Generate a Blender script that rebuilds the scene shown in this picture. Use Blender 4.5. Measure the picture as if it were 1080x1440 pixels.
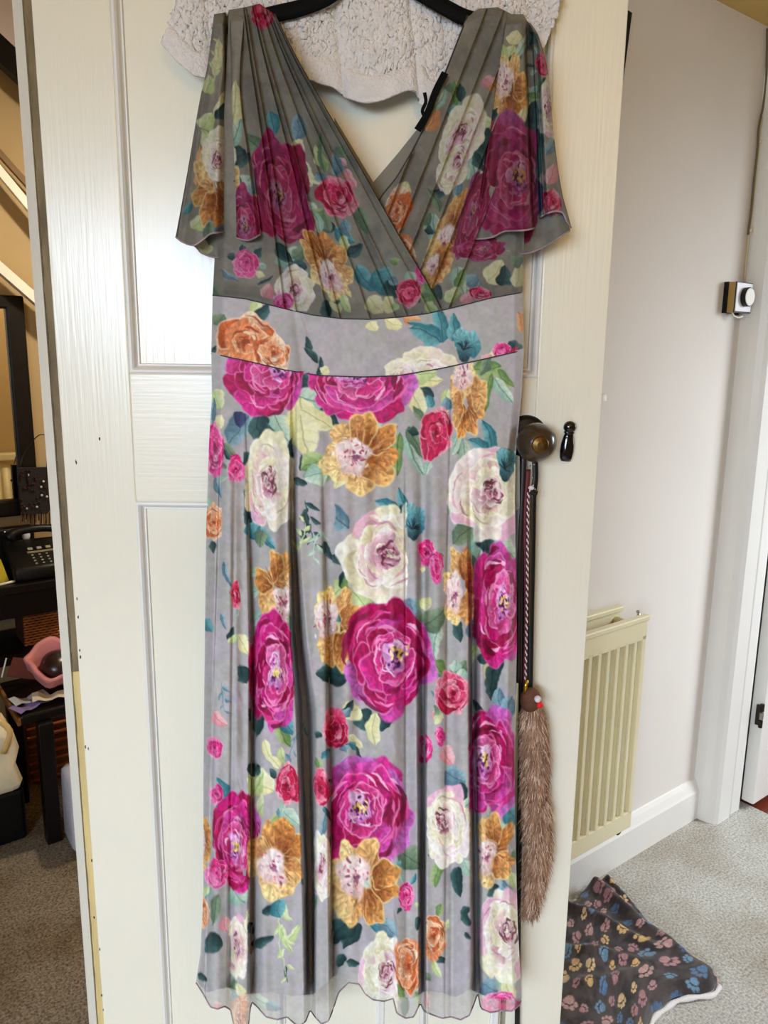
import bpy, bmesh, math, random
import numpy as np
from mathutils import Vector, Matrix

random.seed(7)
RNG = np.random.default_rng(11)
for o in list(bpy.data.objects):
    bpy.data.objects.remove(o)
SC = bpy.context.scene
COL = SC.collection
PI = math.pi

# ------------------------------------------------------------------ camera
FPX = 1082.0
TILT = math.radians(11.4)
ROLL = math.radians(0.68)
EYE = 1.38
r0 = np.array([1, 0, 0.]); u0 = np.array([0, math.sin(TILT), math.cos(TILT)]); FW = np.array([0, math.cos(TILT), -math.sin(TILT)])
RT = math.cos(ROLL) * r0 + math.sin(ROLL) * u0
UP = math.cos(ROLL) * u0 - math.sin(ROLL) * r0
CAM = np.array([0, 0, EYE])
cd = bpy.data.cameras.new('camera'); cam = bpy.data.objects.new('camera', cd); COL.objects.link(cam)
cd.sensor_fit = 'VERTICAL'; cd.sensor_height = 36.0; cd.lens = FPX / 1440 * 36.0; cd.clip_start = 0.02
cam.matrix_world = Matrix(((RT[0], UP[0], -FW[0], 0), (RT[1], UP[1], -FW[1], 0), (RT[2], UP[2], -FW[2], EYE), (0, 0, 0, 1)))
SC.camera = cam

# the wall that the door folds back to runs along direction A, the door itself faces the room along Y
PHI = math.atan2(0.6, 0.8)
AX = np.array([math.cos(PHI), math.sin(PHI), 0]); MX = np.array([-math.sin(PHI), math.cos(PHI), 0])
def W(s, d, z=0.0): return Vector((AX[0] * s + MX[0] * d, AX[1] * s + MX[1] * d, z))
def ray(x, y): return RT * (x - 540) + UP * (720 - y) + FW * FPX
def PY(x, y, Y):
    d = ray(x, y); return Vector(CAM + d * Y / d[1])
def FZ(x, y, z=0.0):
    d = ray(x, y); return Vector(CAM + d * (z - EYE) / d[2])
def sdz(p): return (p[0] * AX[0] + p[1] * AX[1], p[0] * MX[0] + p[1] * MX[1], p[2])
def WD(x, y, d):
    q = ray(x, y); return sdz(CAM + q * d / (q @ MX))
def PYv(x, y, Y):            # arrays of measured points at depth Y
    dx = x - 540.; dy = 720. - y
    d = RT[None] * dx[:, None] + UP[None] * dy[:, None] + FW[None] * FPX
    return CAM[None] + d * (Y / d[:, 1])[:, None]

# ------------------------------------------------------------------ world, lights, exposure
wd = bpy.data.worlds.new('world'); SC.world = wd; wd.use_nodes = True
wd.node_tree.nodes['Background'].inputs[0].default_value = (0.75, 0.85, 1.0, 1)
wd.node_tree.nodes['Background'].inputs[1].default_value = 0.4
SC.view_settings.view_transform = 'Standard'
SC.view_settings.look = 'None'
SC.view_settings.exposure = 0.0
SC.view_settings.gamma = 1.0
SC.view_settings.use_curve_mapping = False
SC.cycles.max_bounces = 7; SC.cycles.diffuse_bounces = 4; SC.cycles.glossy_bounces = 3; SC.cycles.transparent_max_bounces = 8

def area(name, loc, target, sx, sy, power, col, spread=PI):
    l = bpy.data.lights.new(name, 'AREA'); l.shape = 'RECTANGLE'; l.size = sx; l.size_y = sy
    l.energy = power; l.color = col; l.spread = spread
    o = bpy.data.objects.new(name, l); COL.objects.link(o)
    o.location = loc; o.rotation_euler = (Vector(target) - Vector(loc)).to_track_quat('-Z', 'Y').to_euler()
    return o
# daylight through the two windows of the room (sky light falls downwards through the panes)
area('window_daylight', W(-2.10, -0.95, 1.50), (0.10, 1.05, -1.35), 1.5, 1.15, 88, (0.69, 0.822, 1.0), math.radians(120))
area('side_window_daylight', W(3.15, -0.20, 1.5), W(1.75, 1.1, -0.25), 0.7, 1.1, 28, (0.82, 0.91, 1.0), math.radians(120))

# ------------------------------------------------------------------ helpers
def lin(c):
    c = np.asarray(c, float) / 255.
    return np.where(c <= 0.04045, c / 12.92, ((c + 0.055) / 1.055) ** 2.4)
def rgba(c): return tuple(float(v) for v in lin(c)) + (1.0,)

MATS = {}
def mat(name, col, rough=0.6, metal=0.0, var=0.0, vscale=8.0, stretch=(1, 1, 1), bump=0.0, bscale=60.0, bstretch=None, col2=None, spec=0.5, coat=0.0, detail=4.0):
    if name in MATS: return MATS[name]
    m = bpy.data.materials.new(name); m.use_nodes = True; MATS[name] = m
    nt = m.node_tree; b = nt.nodes['Principled BSDF']
    b.inputs['Base Color'].default_value = rgba(col); b.inputs['Roughness'].default_value = rough
    b.inputs['Metallic'].default_value = metal; b.inputs['Specular IOR Level'].default_value = spec
    b.inputs['Coat Weight'].default_value = coat
    tc = nt.nodes.new('ShaderNodeTexCoord')
    def noise(scale, st):
        mp = nt.nodes.new('ShaderNodeMapping'); mp.inputs['Scale'].default_value = st
        nt.links.new(tc.outputs['Object'], mp.inputs['Vector'])
        n = nt.nodes.new('ShaderNodeTexNoise'); n.inputs['Scale'].default_value = scale; n.inputs['Detail'].default_value = detail
        nt.links.new(mp.outputs[0], n.inputs['Vector']); return n
    if var > 0 or col2:
        n = noise(vscale, stretch); mx = nt.nodes.new('ShaderNodeMix'); mx.data_type = 'RGBA'
        c1 = np.array(rgba(col)[:3]); c2 = np.array(rgba(col2)[:3]) if col2 else c1 * (1 - var)
        rp = nt.nodes.new('ShaderNodeMapRange'); rp.inputs[1].default_value = 0.35; rp.inputs[2].default_value = 0.65
        nt.links.new(n.outputs[0], rp.inputs[0])
        mx.inputs['A'].default_value = tuple(c1) + (1,); mx.inputs['B'].default_value = tuple(c2) + (1,)
        nt.links.new(rp.outputs[0], mx.inputs['Factor']); nt.links.new(mx.outputs['Result'], b.inputs['Base Color'])
    if bump > 0:
        n = noise(bscale, bstretch or stretch); bp = nt.nodes.new('ShaderNodeBump'); bp.inputs['Strength'].default_value = bump
        bp.inputs['Distance'].default_value = 0.004
        nt.links.new(n.outputs[0], bp.inputs['Height']); nt.links.new(bp.outputs[0], b.inputs['Normal'])
    return m

def tag(o, label=None, cat=None, group=None, kind=None):
    if label: o['label'] = label
    if cat: o['category'] = cat
    if group: o['group'] = group
    if kind: o['kind'] = kind
    return o
def empty(name, loc=(0, 0, 0), rz=0.0):
    o = bpy.data.objects.new(name, None); COL.objects.link(o); o.location = loc; o.rotation_euler = (0, 0, rz); o.empty_display_size = 0.02
    return o
def thing(name, label, cat, loc=(0, 0, 0), rz=0.0, group=None):
    return tag(empty(name, loc, rz), label, cat, group)
def link(name, me, m, parent=None, smooth=False):
    o = bpy.data.objects.new(name, me); COL.objects.link(o)
    if m is not None and not me.materials: me.materials.append(m)
    if smooth: me.polygons.foreach_set('use_smooth', [True] * len(me.polygons))
    o.parent = parent
    return o
def obj(name, bm, m, parent=None, smooth=False, auto=None):
    me = bpy.data.meshes.new(name); bm.normal_update(); bm.to_mesh(me); bm.free()
    o = link(name, me, m, parent, smooth)
    return o
def B(): return bmesh.new()
def box(bm, x0, x1, y0, y1, z0, z1, bev=0.0, M=None):
    r = bmesh.ops.create_cube(bm, size=1.0); vs = r['verts']
    bmesh.ops.scale(bm, vec=(abs(x1 - x0), abs(y1 - y0), abs(z1 - z0)), verts=vs)
    bmesh.ops.translate(bm, vec=((x0 + x1) / 2, (y0 + y1) / 2, (z0 + z1) / 2), verts=vs)
    if M is not None: bmesh.ops.transform(bm, matrix=M, verts=vs)
    if bev > 0:
        es = list({e for v in vs for e in v.link_edges})
        bmesh.ops.bevel(bm, geom=es, offset=bev, segments=2, affect='EDGES', profile=0.5)
    return bm
def boxo(name, m, parent, *a, bev=0.0, M=None): return obj(name, box(B(), *a, bev=bev, M=M), m, parent)
def prism(bm, pts, z0, z1):
    lo = [bm.verts.new((p[0], p[1], z0)) for p in pts]; hi = [bm.verts.new((p[0], p[1], z1)) for p in pts]
    n = len(pts); bm.faces.new(lo[::-1]); bm.faces.new(hi)
    for i in range(n): bm.faces.new((lo[i], lo[(i + 1) % n], hi[(i + 1) % n], hi[i]))
    bmesh.ops.recalc_face_normals(bm, faces=bm.faces); return bm
def tube(bm, pts, rad, seg=8, flat=1.0, cap=True):
    pts = [Vector(p) for p in pts]; n = len(pts)
    rads = rad if isinstance(rad, (list, tuple, np.ndarray)) else [rad] * n
    rings = []; up = Vector((0.03, -1, 0.02)).normalized()
    for i, p in enumerate(pts):
        t = (pts[min(i + 1, n - 1)] - pts[max(i - 1, 0)])
        t = t.normalized() if t.length > 1e-9 else Vector((0, 0, 1))
        e1 = t.cross(up); e1 = e1.normalized() if e1.length > 1e-4 else t.cross(Vector((1, 0, 0))).normalized()
        e2 = t.cross(e1).normalized()
        rings.append([bm.verts.new(p + e1 * (math.cos(k * 2 * PI / seg) * rads[i]) + e2 * (math.sin(k * 2 * PI / seg) * rads[i] * flat)) for k in range(seg)])
    for i in range(n - 1):
        for k in range(seg): bm.faces.new((rings[i][k], rings[i][(k + 1) % seg], rings[i + 1][(k + 1) % seg], rings[i + 1][k]))
    if cap: bm.faces.new(rings[0][::-1]); bm.faces.new(rings[-1])
    return bm
def lathe(bm, prof, seg=32, M=None):      # profile (r, z) about the local Z axis
    rings = []
    for r, z in prof: rings.append([bm.verts.new((r * math.cos(k * 2 * PI / seg), r * math.sin(k * 2 * PI / seg), z)) for k in range(seg)] if r > 1e-6 else [bm.verts.new((0, 0, z))])
    for a, b in zip(rings, rings[1:]):
        for k in range(seg):
            q = [a[k % len(a)], a[(k + 1) % len(a)], b[(k + 1) % len(b)], b[k % len(b)]]
            q2 = []
            for v in q:
                if v not in q2: q2.append(v)
            if len(q2) > 2: bm.faces.new(q2)
    if M is not None: bmesh.ops.transform(bm, matrix=M, verts=bm.verts)
    bmesh.ops.recalc_face_normals(bm, faces=bm.faces)
    return bm
def ball(bm, c, r, seg=12, sc=(1, 1, 1)):
    R = bmesh.ops.create_uvsphere(bm, u_segments=seg, v_segments=max(6, seg // 2), radius=r)
    bmesh.ops.scale(bm, vec=sc, verts=R['verts']); bmesh.ops.translate(bm, vec=c, verts=R['verts']); return bm
def spline(pts, n):
    p = np.array(pts, float); t = np.concatenate([[0], np.cumsum(np.maximum(1e-6, np.linalg.norm(np.diff(p, axis=0), axis=1)))]); t /= t[-1]
    tt = np.linspace(0, 1, n); out = np.stack([hermite(t, p[:, k], tt) for k in range(p.shape[1])], 1)
    return out
def hermite(t, y, tt):       # smooth monotone-ish cubic through points
    t = np.asarray(t, float); y = np.asarray(y, float); h = np.diff(t); dl = np.diff(y) / h
    m = np.zeros_like(y); m[0] = dl[0]; m[-1] = dl[-1]
    for i in range(1, len(y) - 1):
        m[i] = 0 if dl[i - 1] * dl[i] <= 0 else 2 * dl[i - 1] * dl[i] / (dl[i - 1] + dl[i])
    i = np.clip(np.searchsorted(t, tt, 'right') - 1, 0, len(t) - 2); s = np.clip((tt - t[i]) / h[i], 0, 1)
    return (2 * s**3 - 3 * s**2 + 1) * y[i] + (s**3 - 2 * s**2 + s) * h[i] * m[i] + (-2 * s**3 + 3 * s**2) * y[i + 1] + (s**3 - s**2) * h[i] * m[i + 1]
def cyc(pts): # table of (key, value) -> interpolator
    a = np.array(pts, float); return lambda q: np.interp(q, a[:, 0], a[:, 1])
def sstep(a, b, x):
    t = np.clip((x - a) / (b - a), 0, 1); return t * t * (3 - 2 * t)
def vnoise(h, w, cell, rng):
    gh, gw = int(h / cell) + 3, int(w / cell) + 3; g = rng.random((gh, gw))
    y = np.arange(h) / cell; x = np.arange(w) / cell; yi = y.astype(int); xi = x.astype(int)
    fy = (y - yi); fx = (x - xi); fy = (fy * fy * (3 - 2 * fy))[:, None]; fx = (fx * fx * (3 - 2 * fx))[None]
    g00 = g[np.ix_(yi, xi)]; g01 = g[np.ix_(yi, xi + 1)]; g10 = g[np.ix_(yi + 1, xi)]; g11 = g[np.ix_(yi + 1, xi + 1)]
    return (g00 * (1 - fx) + g01 * fx) * (1 - fy) + (g10 * (1 - fx) + g11 * fx) * fy
def gridmesh(name, P, nu, nv, m, parent, color=None, alpha=None, thick=0.0):   # P: (nv*nu,3)
    me = bpy.data.meshes.new(name)
    idx = np.arange(nu * nv).reshape(nv, nu)
    q = np.stack([idx[:-1, :-1], idx[1:, :-1], idx[1:, 1:], idx[:-1, 1:]], -1).reshape(-1, 4)
    me.vertices.add(len(P)); me.vertices.foreach_set('co', np.asarray(P, np.float32).ravel())
    me.loops.add(q.size); me.loops.foreach_set('vertex_index', q.ravel().astype(np.int32))
    me.polygons.add(len(q)); me.polygons.foreach_set('loop_start', np.arange(0, q.size, 4, dtype=np.int32))
    me.update(calc_edges=True)
    if color is not None:
        at = me.color_attributes.new('print', 'FLOAT_COLOR', 'POINT')
        c = np.ones((len(P), 4), np.float32); c[:, :3] = lin(color)
        if alpha is not None: c[:, 3] = alpha
        at.data.foreach_set('color', c.ravel())
    o = link(name, me, m, parent, True)
    return o

# ------------------------------------------------------------------ materials
def printed(name, rough=0.62, weave=0.15, sheen=0.0, alpha=True, trans=0.0):
    m = bpy.data.materials.new(name); m.use_nodes = True; nt = m.node_tree; b = nt.nodes['Principled BSDF']
    a = nt.nodes.new('ShaderNodeAttribute'); a.attribute_name = 'print'
    nt.links.new(a.outputs['Color'], b.inputs['Base Color'])
    if alpha: nt.links.new(a.outputs['Alpha'], b.inputs['Alpha'])
    b.inputs['Roughness'].default_value = rough; b.inputs['Sheen Weight'].default_value = sheen; b.inputs['Specular IOR Level'].default_value = 0.3
    tc = nt.nodes.new('ShaderNodeTexCoord'); n = nt.nodes.new('ShaderNodeTexNoise'); n.inputs['Scale'].default_value = 900
    nt.links.new(tc.outputs['Object'], n.inputs['Vector']); bp = nt.nodes.new('ShaderNodeBump'); bp.inputs['Strength'].default_value = weave; bp.inputs['Distance'].default_value = 0.001
    nt.links.new(n.outputs[0], bp.inputs['Height']); nt.links.new(bp.outputs[0], b.inputs['Normal'])
    return m

M_door = mat('cream_gloss_paint', (241, 236, 216), 0.27, spec=.75, bump=0.12, bscale=26, bstretch=(9, 9, 0.35), var=0.04, vscale=3)
M_doorh = mat('cream_gloss_paint_cross_brushed', (241, 236, 216), 0.29, spec=.75, bump=0.06, bscale=26, bstretch=(0.35, 9, 9), var=0.04, vscale=3)
M_wall = mat('pale_lilac_emulsion', (232, 225, 216), 0.85, bump=0.06, bscale=120, var=0.03, vscale=4)
M_ceil = mat('cream_ceiling_paint', (214, 184, 112), 0.9)
M_bouncecut = mat('warm_beige_wallpaper', (176, 152, 116), 0.9, var=.05, vscale=5)  # darker warm tone for unseen walls, chosen to cut bounced light
M_gloss = mat('white_gloss_woodwork', (236, 233, 226), 0.38, bump=0.05, bscale=40, bstretch=(4, 4, 0.4), var=0.03, vscale=5)
M_skirt = mat('white_gloss_skirting', (238, 234, 226), 0.36, var=0.03, vscale=6)
M_rad = mat('yellowed_radiator_enamel', (234, 224, 186), 0.4, var=0.06, vscale=7)
M_radgroove = mat('yellowed_enamel_in_grooves', (184, 162, 108), 0.5)  # darker tone paints the shade inside the radiator grooves
M_black = mat('black_plastic', (9, 9, 10), 0.4, spec=.3)
M_darkwood = mat('dark_stained_wood', (17, 11, 9), 0.4, spec=.25, var=0.4, vscale=6, stretch=(1, 1, 6))
M_hall = mat('tan_hall_wall', (178, 152, 108), 0.85, var=0.06, vscale=3)
M_hallup = mat('lilac_landing_wall', (226, 218, 222), 0.85)
M_chrome = mat('brushed_metal', (190, 185, 175), 0.3, 1.0)
M_brass = mat('aged_brass', (120, 92, 48), 0.38, 0.9, var=0.35, vscale=60)
M_bakelite = mat('brown_bakelite', (66, 50, 34), 0.28, var=0.25, vscale=30, coat=0.4)

def carpet(name, c1, c2, c3):
    m = bpy.data.materials.new(name); m.use_nodes = True; nt = m.node_tree; b = nt.nodes['Principled BSDF']; b.inputs['Roughness'].default_value = 0.95; b.inputs['Specular IOR Level'].default_value = 0.1
    tc = nt.nodes.new('ShaderNodeTexCoord')
    n1 = nt.nodes.new('ShaderNodeTexNoise'); n1.inputs['Scale'].default_value = 170; n1.inputs['Detail'].default_value = 5; n1.inputs['Roughness'].default_value = .7
    n2 = nt.nodes.new('ShaderNodeTexNoise'); n2.inputs['Scale'].default_value = 5; n2.inputs['Detail'].default_value = 3
    for n in (n1, n2): nt.links.new(tc.outputs['Object'], n.inputs['Vector'])
    r1 = nt.nodes.new('ShaderNodeValToRGB'); r1.color_ramp.elements[0].position = 0.34; r1.color_ramp.elements[1].position = 0.66
    r1.color_ramp.elements[0].color = rgba(c1); r1.color_ramp.elements[1].color = rgba(c2)
    nt.links.new(n1.outputs[0], r1.inputs[0])
    mx = nt.nodes.new('ShaderNodeMix'); mx.data_type = 'RGBA'; mx.blend_type = 'MULTIPLY'; mx.inputs['B'].default_value = rgba(c3)
    r2 = nt.nodes.new('ShaderNodeMapRange'); r2.inputs[1].default_value = 0.42; r2.inputs[2].default_value = 0.72; nt.links.new(n2.outputs[0], r2.inputs[0])
    nt.links.new(r2.outputs[0], mx.inputs['Factor']); nt.links.new(r1.outputs[0], mx.inputs['A']); nt.links.new(mx.outputs['Result'], b.inputs['Base Color'])
    bp = nt.nodes.new('ShaderNodeBump'); bp.inputs['Strength'].default_value = 0.6; bp.inputs['Distance'].default_value = 0.005
    nt.links.new(n1.outputs[0], bp.inputs['Height']); nt.links.new(bp.outputs[0], b.inputs['Normal'])
    return m
M_carpet = carpet('grey_fleck_carpet', (146, 144, 137), (226, 222, 212), (222, 212, 200))
M_carpet2 = carpet('brown_grey_hall_carpet', (74, 66, 54), (158, 144, 122), (205, 190, 165))

# ------------------------------------------------------------------ the room shell
DW = 1.146           # distance of the main wall from the camera
CEIL = 2.208
S0, S1, D0 = -2.25, 3.3, -2.4
HD0, HD1 = DW + 0.10, 2.9     # hall behind the wall
def sbox(name, m, s0, s1, d0, d1, z0, z1, kind='structure', parent=None, bev=0.0):
    o = boxo(name, m, parent, s0, s1, d0, d1, z0, z1, bev=bev); 
    if parent is None: o.rotation_euler = (0, 0, PHI)
    if kind: o['kind'] = kind
    return o
fl = sbox('floor', M_carpet, S0, 2.262, D0, DW + 0.02, -0.05, 0.0); fl['label'] = 'grey flecked carpet of the room with the radiator'
fh = sbox('floor_hall', M_carpet2, -1.6, 2.3, DW + 0.02, HD1, -0.05, -0.001); fh['label'] = 'brown grey hall carpet seen left of the open door'
M_redwood = mat('red_brown_floorboard', (122, 52, 30), 0.4, var=0.4, vscale=10, stretch=(1, 8, 1))
fb = sbox('floor_boards', M_redwood, 2.262, S1, D0, DW + 0.1, -0.05, -0.004); fb['label'] = 'red brown wooden floor past the carpet edge'
sbox('ceiling', M_ceil, S0, S1, D0, DW + 0.1, CEIL, CEIL + 0.05)['label'] = 'cream ceiling above the radiator wall'
JS = 0.305           # hinge side of the hall doorway
wm = B(); box(wm, JS, 2.24, DW, DW + 0.10, 0, CEIL); wmo = obj('wall_main', wm, M_wall); wmo.rotation_euler = (0, 0, PHI); tag(wmo, 'pale wall behind the open door, above the radiator', kind='structure')
sbox('wall_main_far', M_bouncecut, 2.24, S1, DW + 0.06, DW + 0.16, 0, CEIL)
sbox('wall_main_left', M_bouncecut, S0, -0.55, DW, DW + 0.10, 0, CEIL)
sbox('wall_over_doorway', M_wall, -0.55, JS, DW, DW + 0.10, 2.03, CEIL)
sbox('wall_right', M_bouncecut, S1, S1 + 0.05, D0, DW + 0.16, 0, CEIL)
sbox('wall_back', M_bouncecut, S0, S1, D0 - 0.05, D0, 0, CEIL)
sbox('wall_left', M_bouncecut, S0 - 0.05, S0, D0, DW + 0.1, 0, CEIL)
sbox('ceiling_hall', M_ceil, -1.6, 2.3, DW + 0.1, HD1 + 0.1, 2.5, 2.55)
sbox('wall_hall_end', M_hall, 2.3, 2.35, DW + 0.1, HD1, 0, 2.5)
sbox('wall_hall_near', M_hall, -1.65, -1.6, DW + 0.1, HD1, 0, 2.5)
sbox('wall_hall_upper', M_hall, -1.6, 2.3, DW + 0.101, DW + 0.15, CEIL, 2.5)
sbox('wall_hall_room_side', M_hall, JS + 0.12, 2.3, DW + 0.101, DW + 0.11, 0, CEIL)
# windows the daylight comes through
for n, s, d, rot in (('window_1', S0 + 0.02, -0.95, 0), ('window_2', S1 - 0.02, -0.35, 0)):
    e = tag(empty(n, W(s, d, 0.75), PHI), 'white framed window behind the viewpoint' if n == 'window_1' else 'white framed window on the side wall', kind='structure')
    f = B(); 
    for a in ((-.02, .02, -.85, -.78, 0, 1.3), (-.02, .02, .78, .85, 0, 1.3), (-.02, .02, -.85, .85, -.05, .02), (-.02, .02, -.85, .85, 1.26, 1.32), (-.015, .015, -.02, .02, 0, 1.3)): box(f, *a)
    obj('window_frame', f, M_gloss, e)

# skirting board of the main wall: a moulded profile swept along the wall
def extrude_s(name, prof, s0, s1, m, parent=None):        # prof: (d, z)
    bm = B(); a = [bm.verts.new((s0, d, z)) for d, z in prof]; b = [bm.verts.new((s1, d, z)) for d, z in prof]; n = len(prof)
    for i in range(n): bm.faces.new((a[i], a[(i + 1) % n], b[(i + 1) % n], b[i]))
    bm.faces.new(a[::-1]); bm.faces.new(b); bmesh.ops.recalc_face_normals(bm, faces=bm.faces)
    o = obj(name, bm, m, parent)
    if parent is None: o.rotation_euler = (0, 0, PHI)
    return o
sk = extrude_s('baseboard_main', [(DW, 0), (DW - .021, 0), (DW - .021, .092), (DW - .017, .099), (DW - .010, .116), (DW - .004, .126), (DW, .128)], 0.5, 2.062, M_skirt)
tag(sk, 'white skirting board under the radiator', kind='structure')

# architrave of the second doorway: three stepped boards standing proud of the wall
tr = tag(empty('trim_1', W(2.06, DW, 0), PHI), 'stepped white door surround beside the second door', kind='structure')
tp = [(0, 0), (0, -.030), (.004, -.052), (.012, -.068), (.022, -.077), (.030, -.077), (.085, -.077), (.092, -.071), (.098, -.071), (.098, .0)]
prism_b = prism(B(), tp, 0.0, CEIL); obj('architrave_board', prism_b, M_gloss, tr)
boxo('doorframe_post', M_gloss, tr, .100, .150, -.074, .05, 0.0, CEIL, bev=.003)
boxo('door_stop', M_gloss, tr, .150, .172, -.03, .08, 0.0, CEIL)

# second door, right edge of the picture, just ajar
d2 = tag(empty('door_2', W(2.236, 1.043, 0.022), PHI), 'white door at the right edge, standing just ajar', kind='structure')
boxo('leaf', M_gloss, d2, 0, .70, 0, .040, 0, 1.95, bev=.004)
hb = B(); box(hb, -.010, .001, .006, .020, .268, .332); obj('hinge', hb, mat('dark_worn_metal', (58, 50, 44), 0.45, 0.7, var=.4, vscale=90), d2)
for k in range(3): obj('hinge_knuckle', tube(B(), [(-.006, .004, .262 + k * .027), (-.006, .004, .284 + k * .027)], .006, 10), M_chrome if k % 2 else MATS['dark_worn_metal'], d2)

# ------------------------------------------------------------------ the panelled door that carries the dress
YD = 1.06
XL, XR = -0.4455, 0.2957
dr = tag(empty('door_1', (0, YD, 0.012)), 'cream panelled door folded back, with the dress hung on it', kind='structure')
DT = 1.985 - 0.012
def dbox(name, m, x0, x1, z0, z1, y0=0.0, y1=.040, bev=.0015): return boxo(name, m, dr, x0, x1, y0, y1, z0 - .012, z1 - .012, bev=bev)
PUx0, PUx1, PUz0, PUz1 = -.348, .2065, 1.354, 1.90
PL = [(-.350, -.222), (-.164, .011), (.068, .196)]; PLz0, PLz1 = .215, 1.178
dbox('stile', M_door, XL, PUx0, .012, 1.985); dbox('stile', M_door, PUx1, XR, .012, 1.985)
dbox('rail', M_doorh, PUx0, PUx1, PUz1, 1.985); dbox('rail', M_doorh, PUx0, PUx1, PLz1, PUz0); dbox('rail', M_doorh, PUx0, PUx1, .012, PLz0)
dbox('muntin', M_door, PL[0][1], PL[1][0], PLz0, PLz1); dbox('muntin', M_door, PL[1][1], PL[2][0], PLz0, PLz1)
def panel(x0, x1, z0, z1):
    dbox('panel', M_door, x0 - .004, x1 + .004, z0 - .004, z1 + .004, .011, .030, 0)
    prof = [(0, .0015), (.002, -.001), (.005, -.0012), (.0075, .0015), (.009, .006), (.0105, .0078), (.0125, .0078), (.0135, .0112)]
    bm = B(); rings = []
    for t, y in prof: rings.append([bm.verts.new(c) for c in ((x0 + t, y, z0 + t - .012), (x1 - t, y, z0 + t - .012), (x1 - t, y, z1 - t - .012), (x0 + t, y, z1 - t - .012))])
    for a, b in zip(rings, rings[1:]):
        for k in range(4): bm.faces.new((a[k], a[(k + 1) % 4], b[(k + 1) % 4], b[k]))
    bmesh.ops.recalc_face_normals(bm, faces=bm.faces)
    obj('moulding', bm, M_gloss, dr)
panel(PUx0, PUx1, PUz0, PUz1)
for a, b in PL: panel(a, b, PLz0, PLz1)
# knob, rose, keyhole cover, latch
kc = PY(757, 624, 1.003); kr = PY(743, 608, YD)
RX = Matrix.Rotation(PI / 2, 4, 'X')
def toward(p, q): return Matrix.Translation(Vector(p)) @ (Vector(q) - Vector(p)).to_track_quat('Z', 'Y').to_matrix().to_4x4()
kx, kz = kc.x, kc.z - .012
kb = lathe(B(), [(0, -.034), (.008, -.0335), (.016, -.030), (.0225, -.022), (.0258, -.012), (.0262, -.003), (.0235, .006), (.0165, .013), (.0105, .017), (.0095, .034), (.0095, .058)], 40)
bmesh.ops.transform(kb, matrix=Matrix.Translation((kx, kc.y - YD + .02, kz)) @ Matrix.Rotation(-PI / 2, 4, 'X'), verts=kb.verts)
knob = obj('door_knob', kb, M_bakelite, dr, True); knob['label'] = 'round dark brown door knob with a worn brass centre'
rb = lathe(B(), [(0, -.0350), (.003, -.0358), (.0065, -.0352), (.0075, -.0345), (.0095, -.0343), (.0112, -.0330), (.0112, -.031)], 24)
bmesh.ops.transform(rb, matrix=Matrix.Translation((kx, kc.y - YD + .02, kz)) @ Matrix.Rotation(-PI / 2, 4, 'X'), verts=rb.verts)
obj('brass_boss', rb, M_brass, knob, True)
rs = lathe(B(), [(0, -.006), (.022, -.0062), (.027, -.004), (.029, .0)], 36); bmesh.ops.transform(rs, matrix=Matrix.Translation((kx - .006, 0, kz + .004)) @ Matrix.Rotation(-PI / 2, 4, 'X'), verts=rs.verts)
obj('knob_rose', rs, M_black, dr, True)
ep = PY(797.5, 620, YD)
eb = B(); prof = [(0, -.0275), (.0065, -.0275), (.0085, -.023), (.0095, -.014), (.0092, -.004), (.0072, .006), (.0058, .0105), (.0078, .012), (.0062, .0135)]
lathe(eb, [(r, z) for r, z in prof], 24); bmesh.ops.scale(eb, vec=(1, .6, 1), verts=eb.verts)
ball(eb, (0, 0, .0195), .0088, 20, (1, .75, .95)); bmesh.ops.transform(eb, matrix=Matrix.Translation((ep.x, -.005, ep.z - .012)) @ Matrix.Rotation(math.radians(4), 4, 'Y'), verts=eb.verts)
obj('keyhole_cover', eb, mat('glossy_black_china', (10, 9, 10), .12, coat=.5), dr, True)['label'] = 'glossy black drop shaped keyhole cover'
lp = PY(850, 559, YD + .02); boxo('latch_bolt', M_gloss, dr, XR, XR + .010, .012, .028, lp.z - .012 - .005, lp.z - .012 + .005, bev=.001)
# paint chips on the hinge side
M_chip = mat('bare_dark_chip', (70, 48, 34), .8)
cb = [(107, 842), (109, 868), (111, 914), (112, 924), (119, 1050), (123, 1053), (128, 1210), (131, 1290), (142, 1400), (144, 1420), (139, 1335), (106, 650), (139, 618), (800, 1440)]
for x, y in cb[:-1]:
    p = PY(x + 1.2, y, YD); bm = B(); c = []
    for k in range(7):
        t = k * 2 * PI / 7; c.append(bm.verts.new((p.x + math.cos(t) * .0012 * random.uniform(.5, 1.3), -.0003, p.z - .012 + math.sin(t) * .0028 * random.uniform(.5, 1.4))))
    f = bm.faces.new(c); r = bmesh.ops.extrude_face_region(bm, geom=[f]); bmesh.ops.translate(bm, vec=(0, .0006, 0), verts=[v for v in r['geom'] if isinstance(v, bmesh.types.BMVert)])
    bmesh.ops.recalc_face_normals(bm, faces=bm.faces); obj('paint_chip', bm, M_chip, dr)

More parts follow.
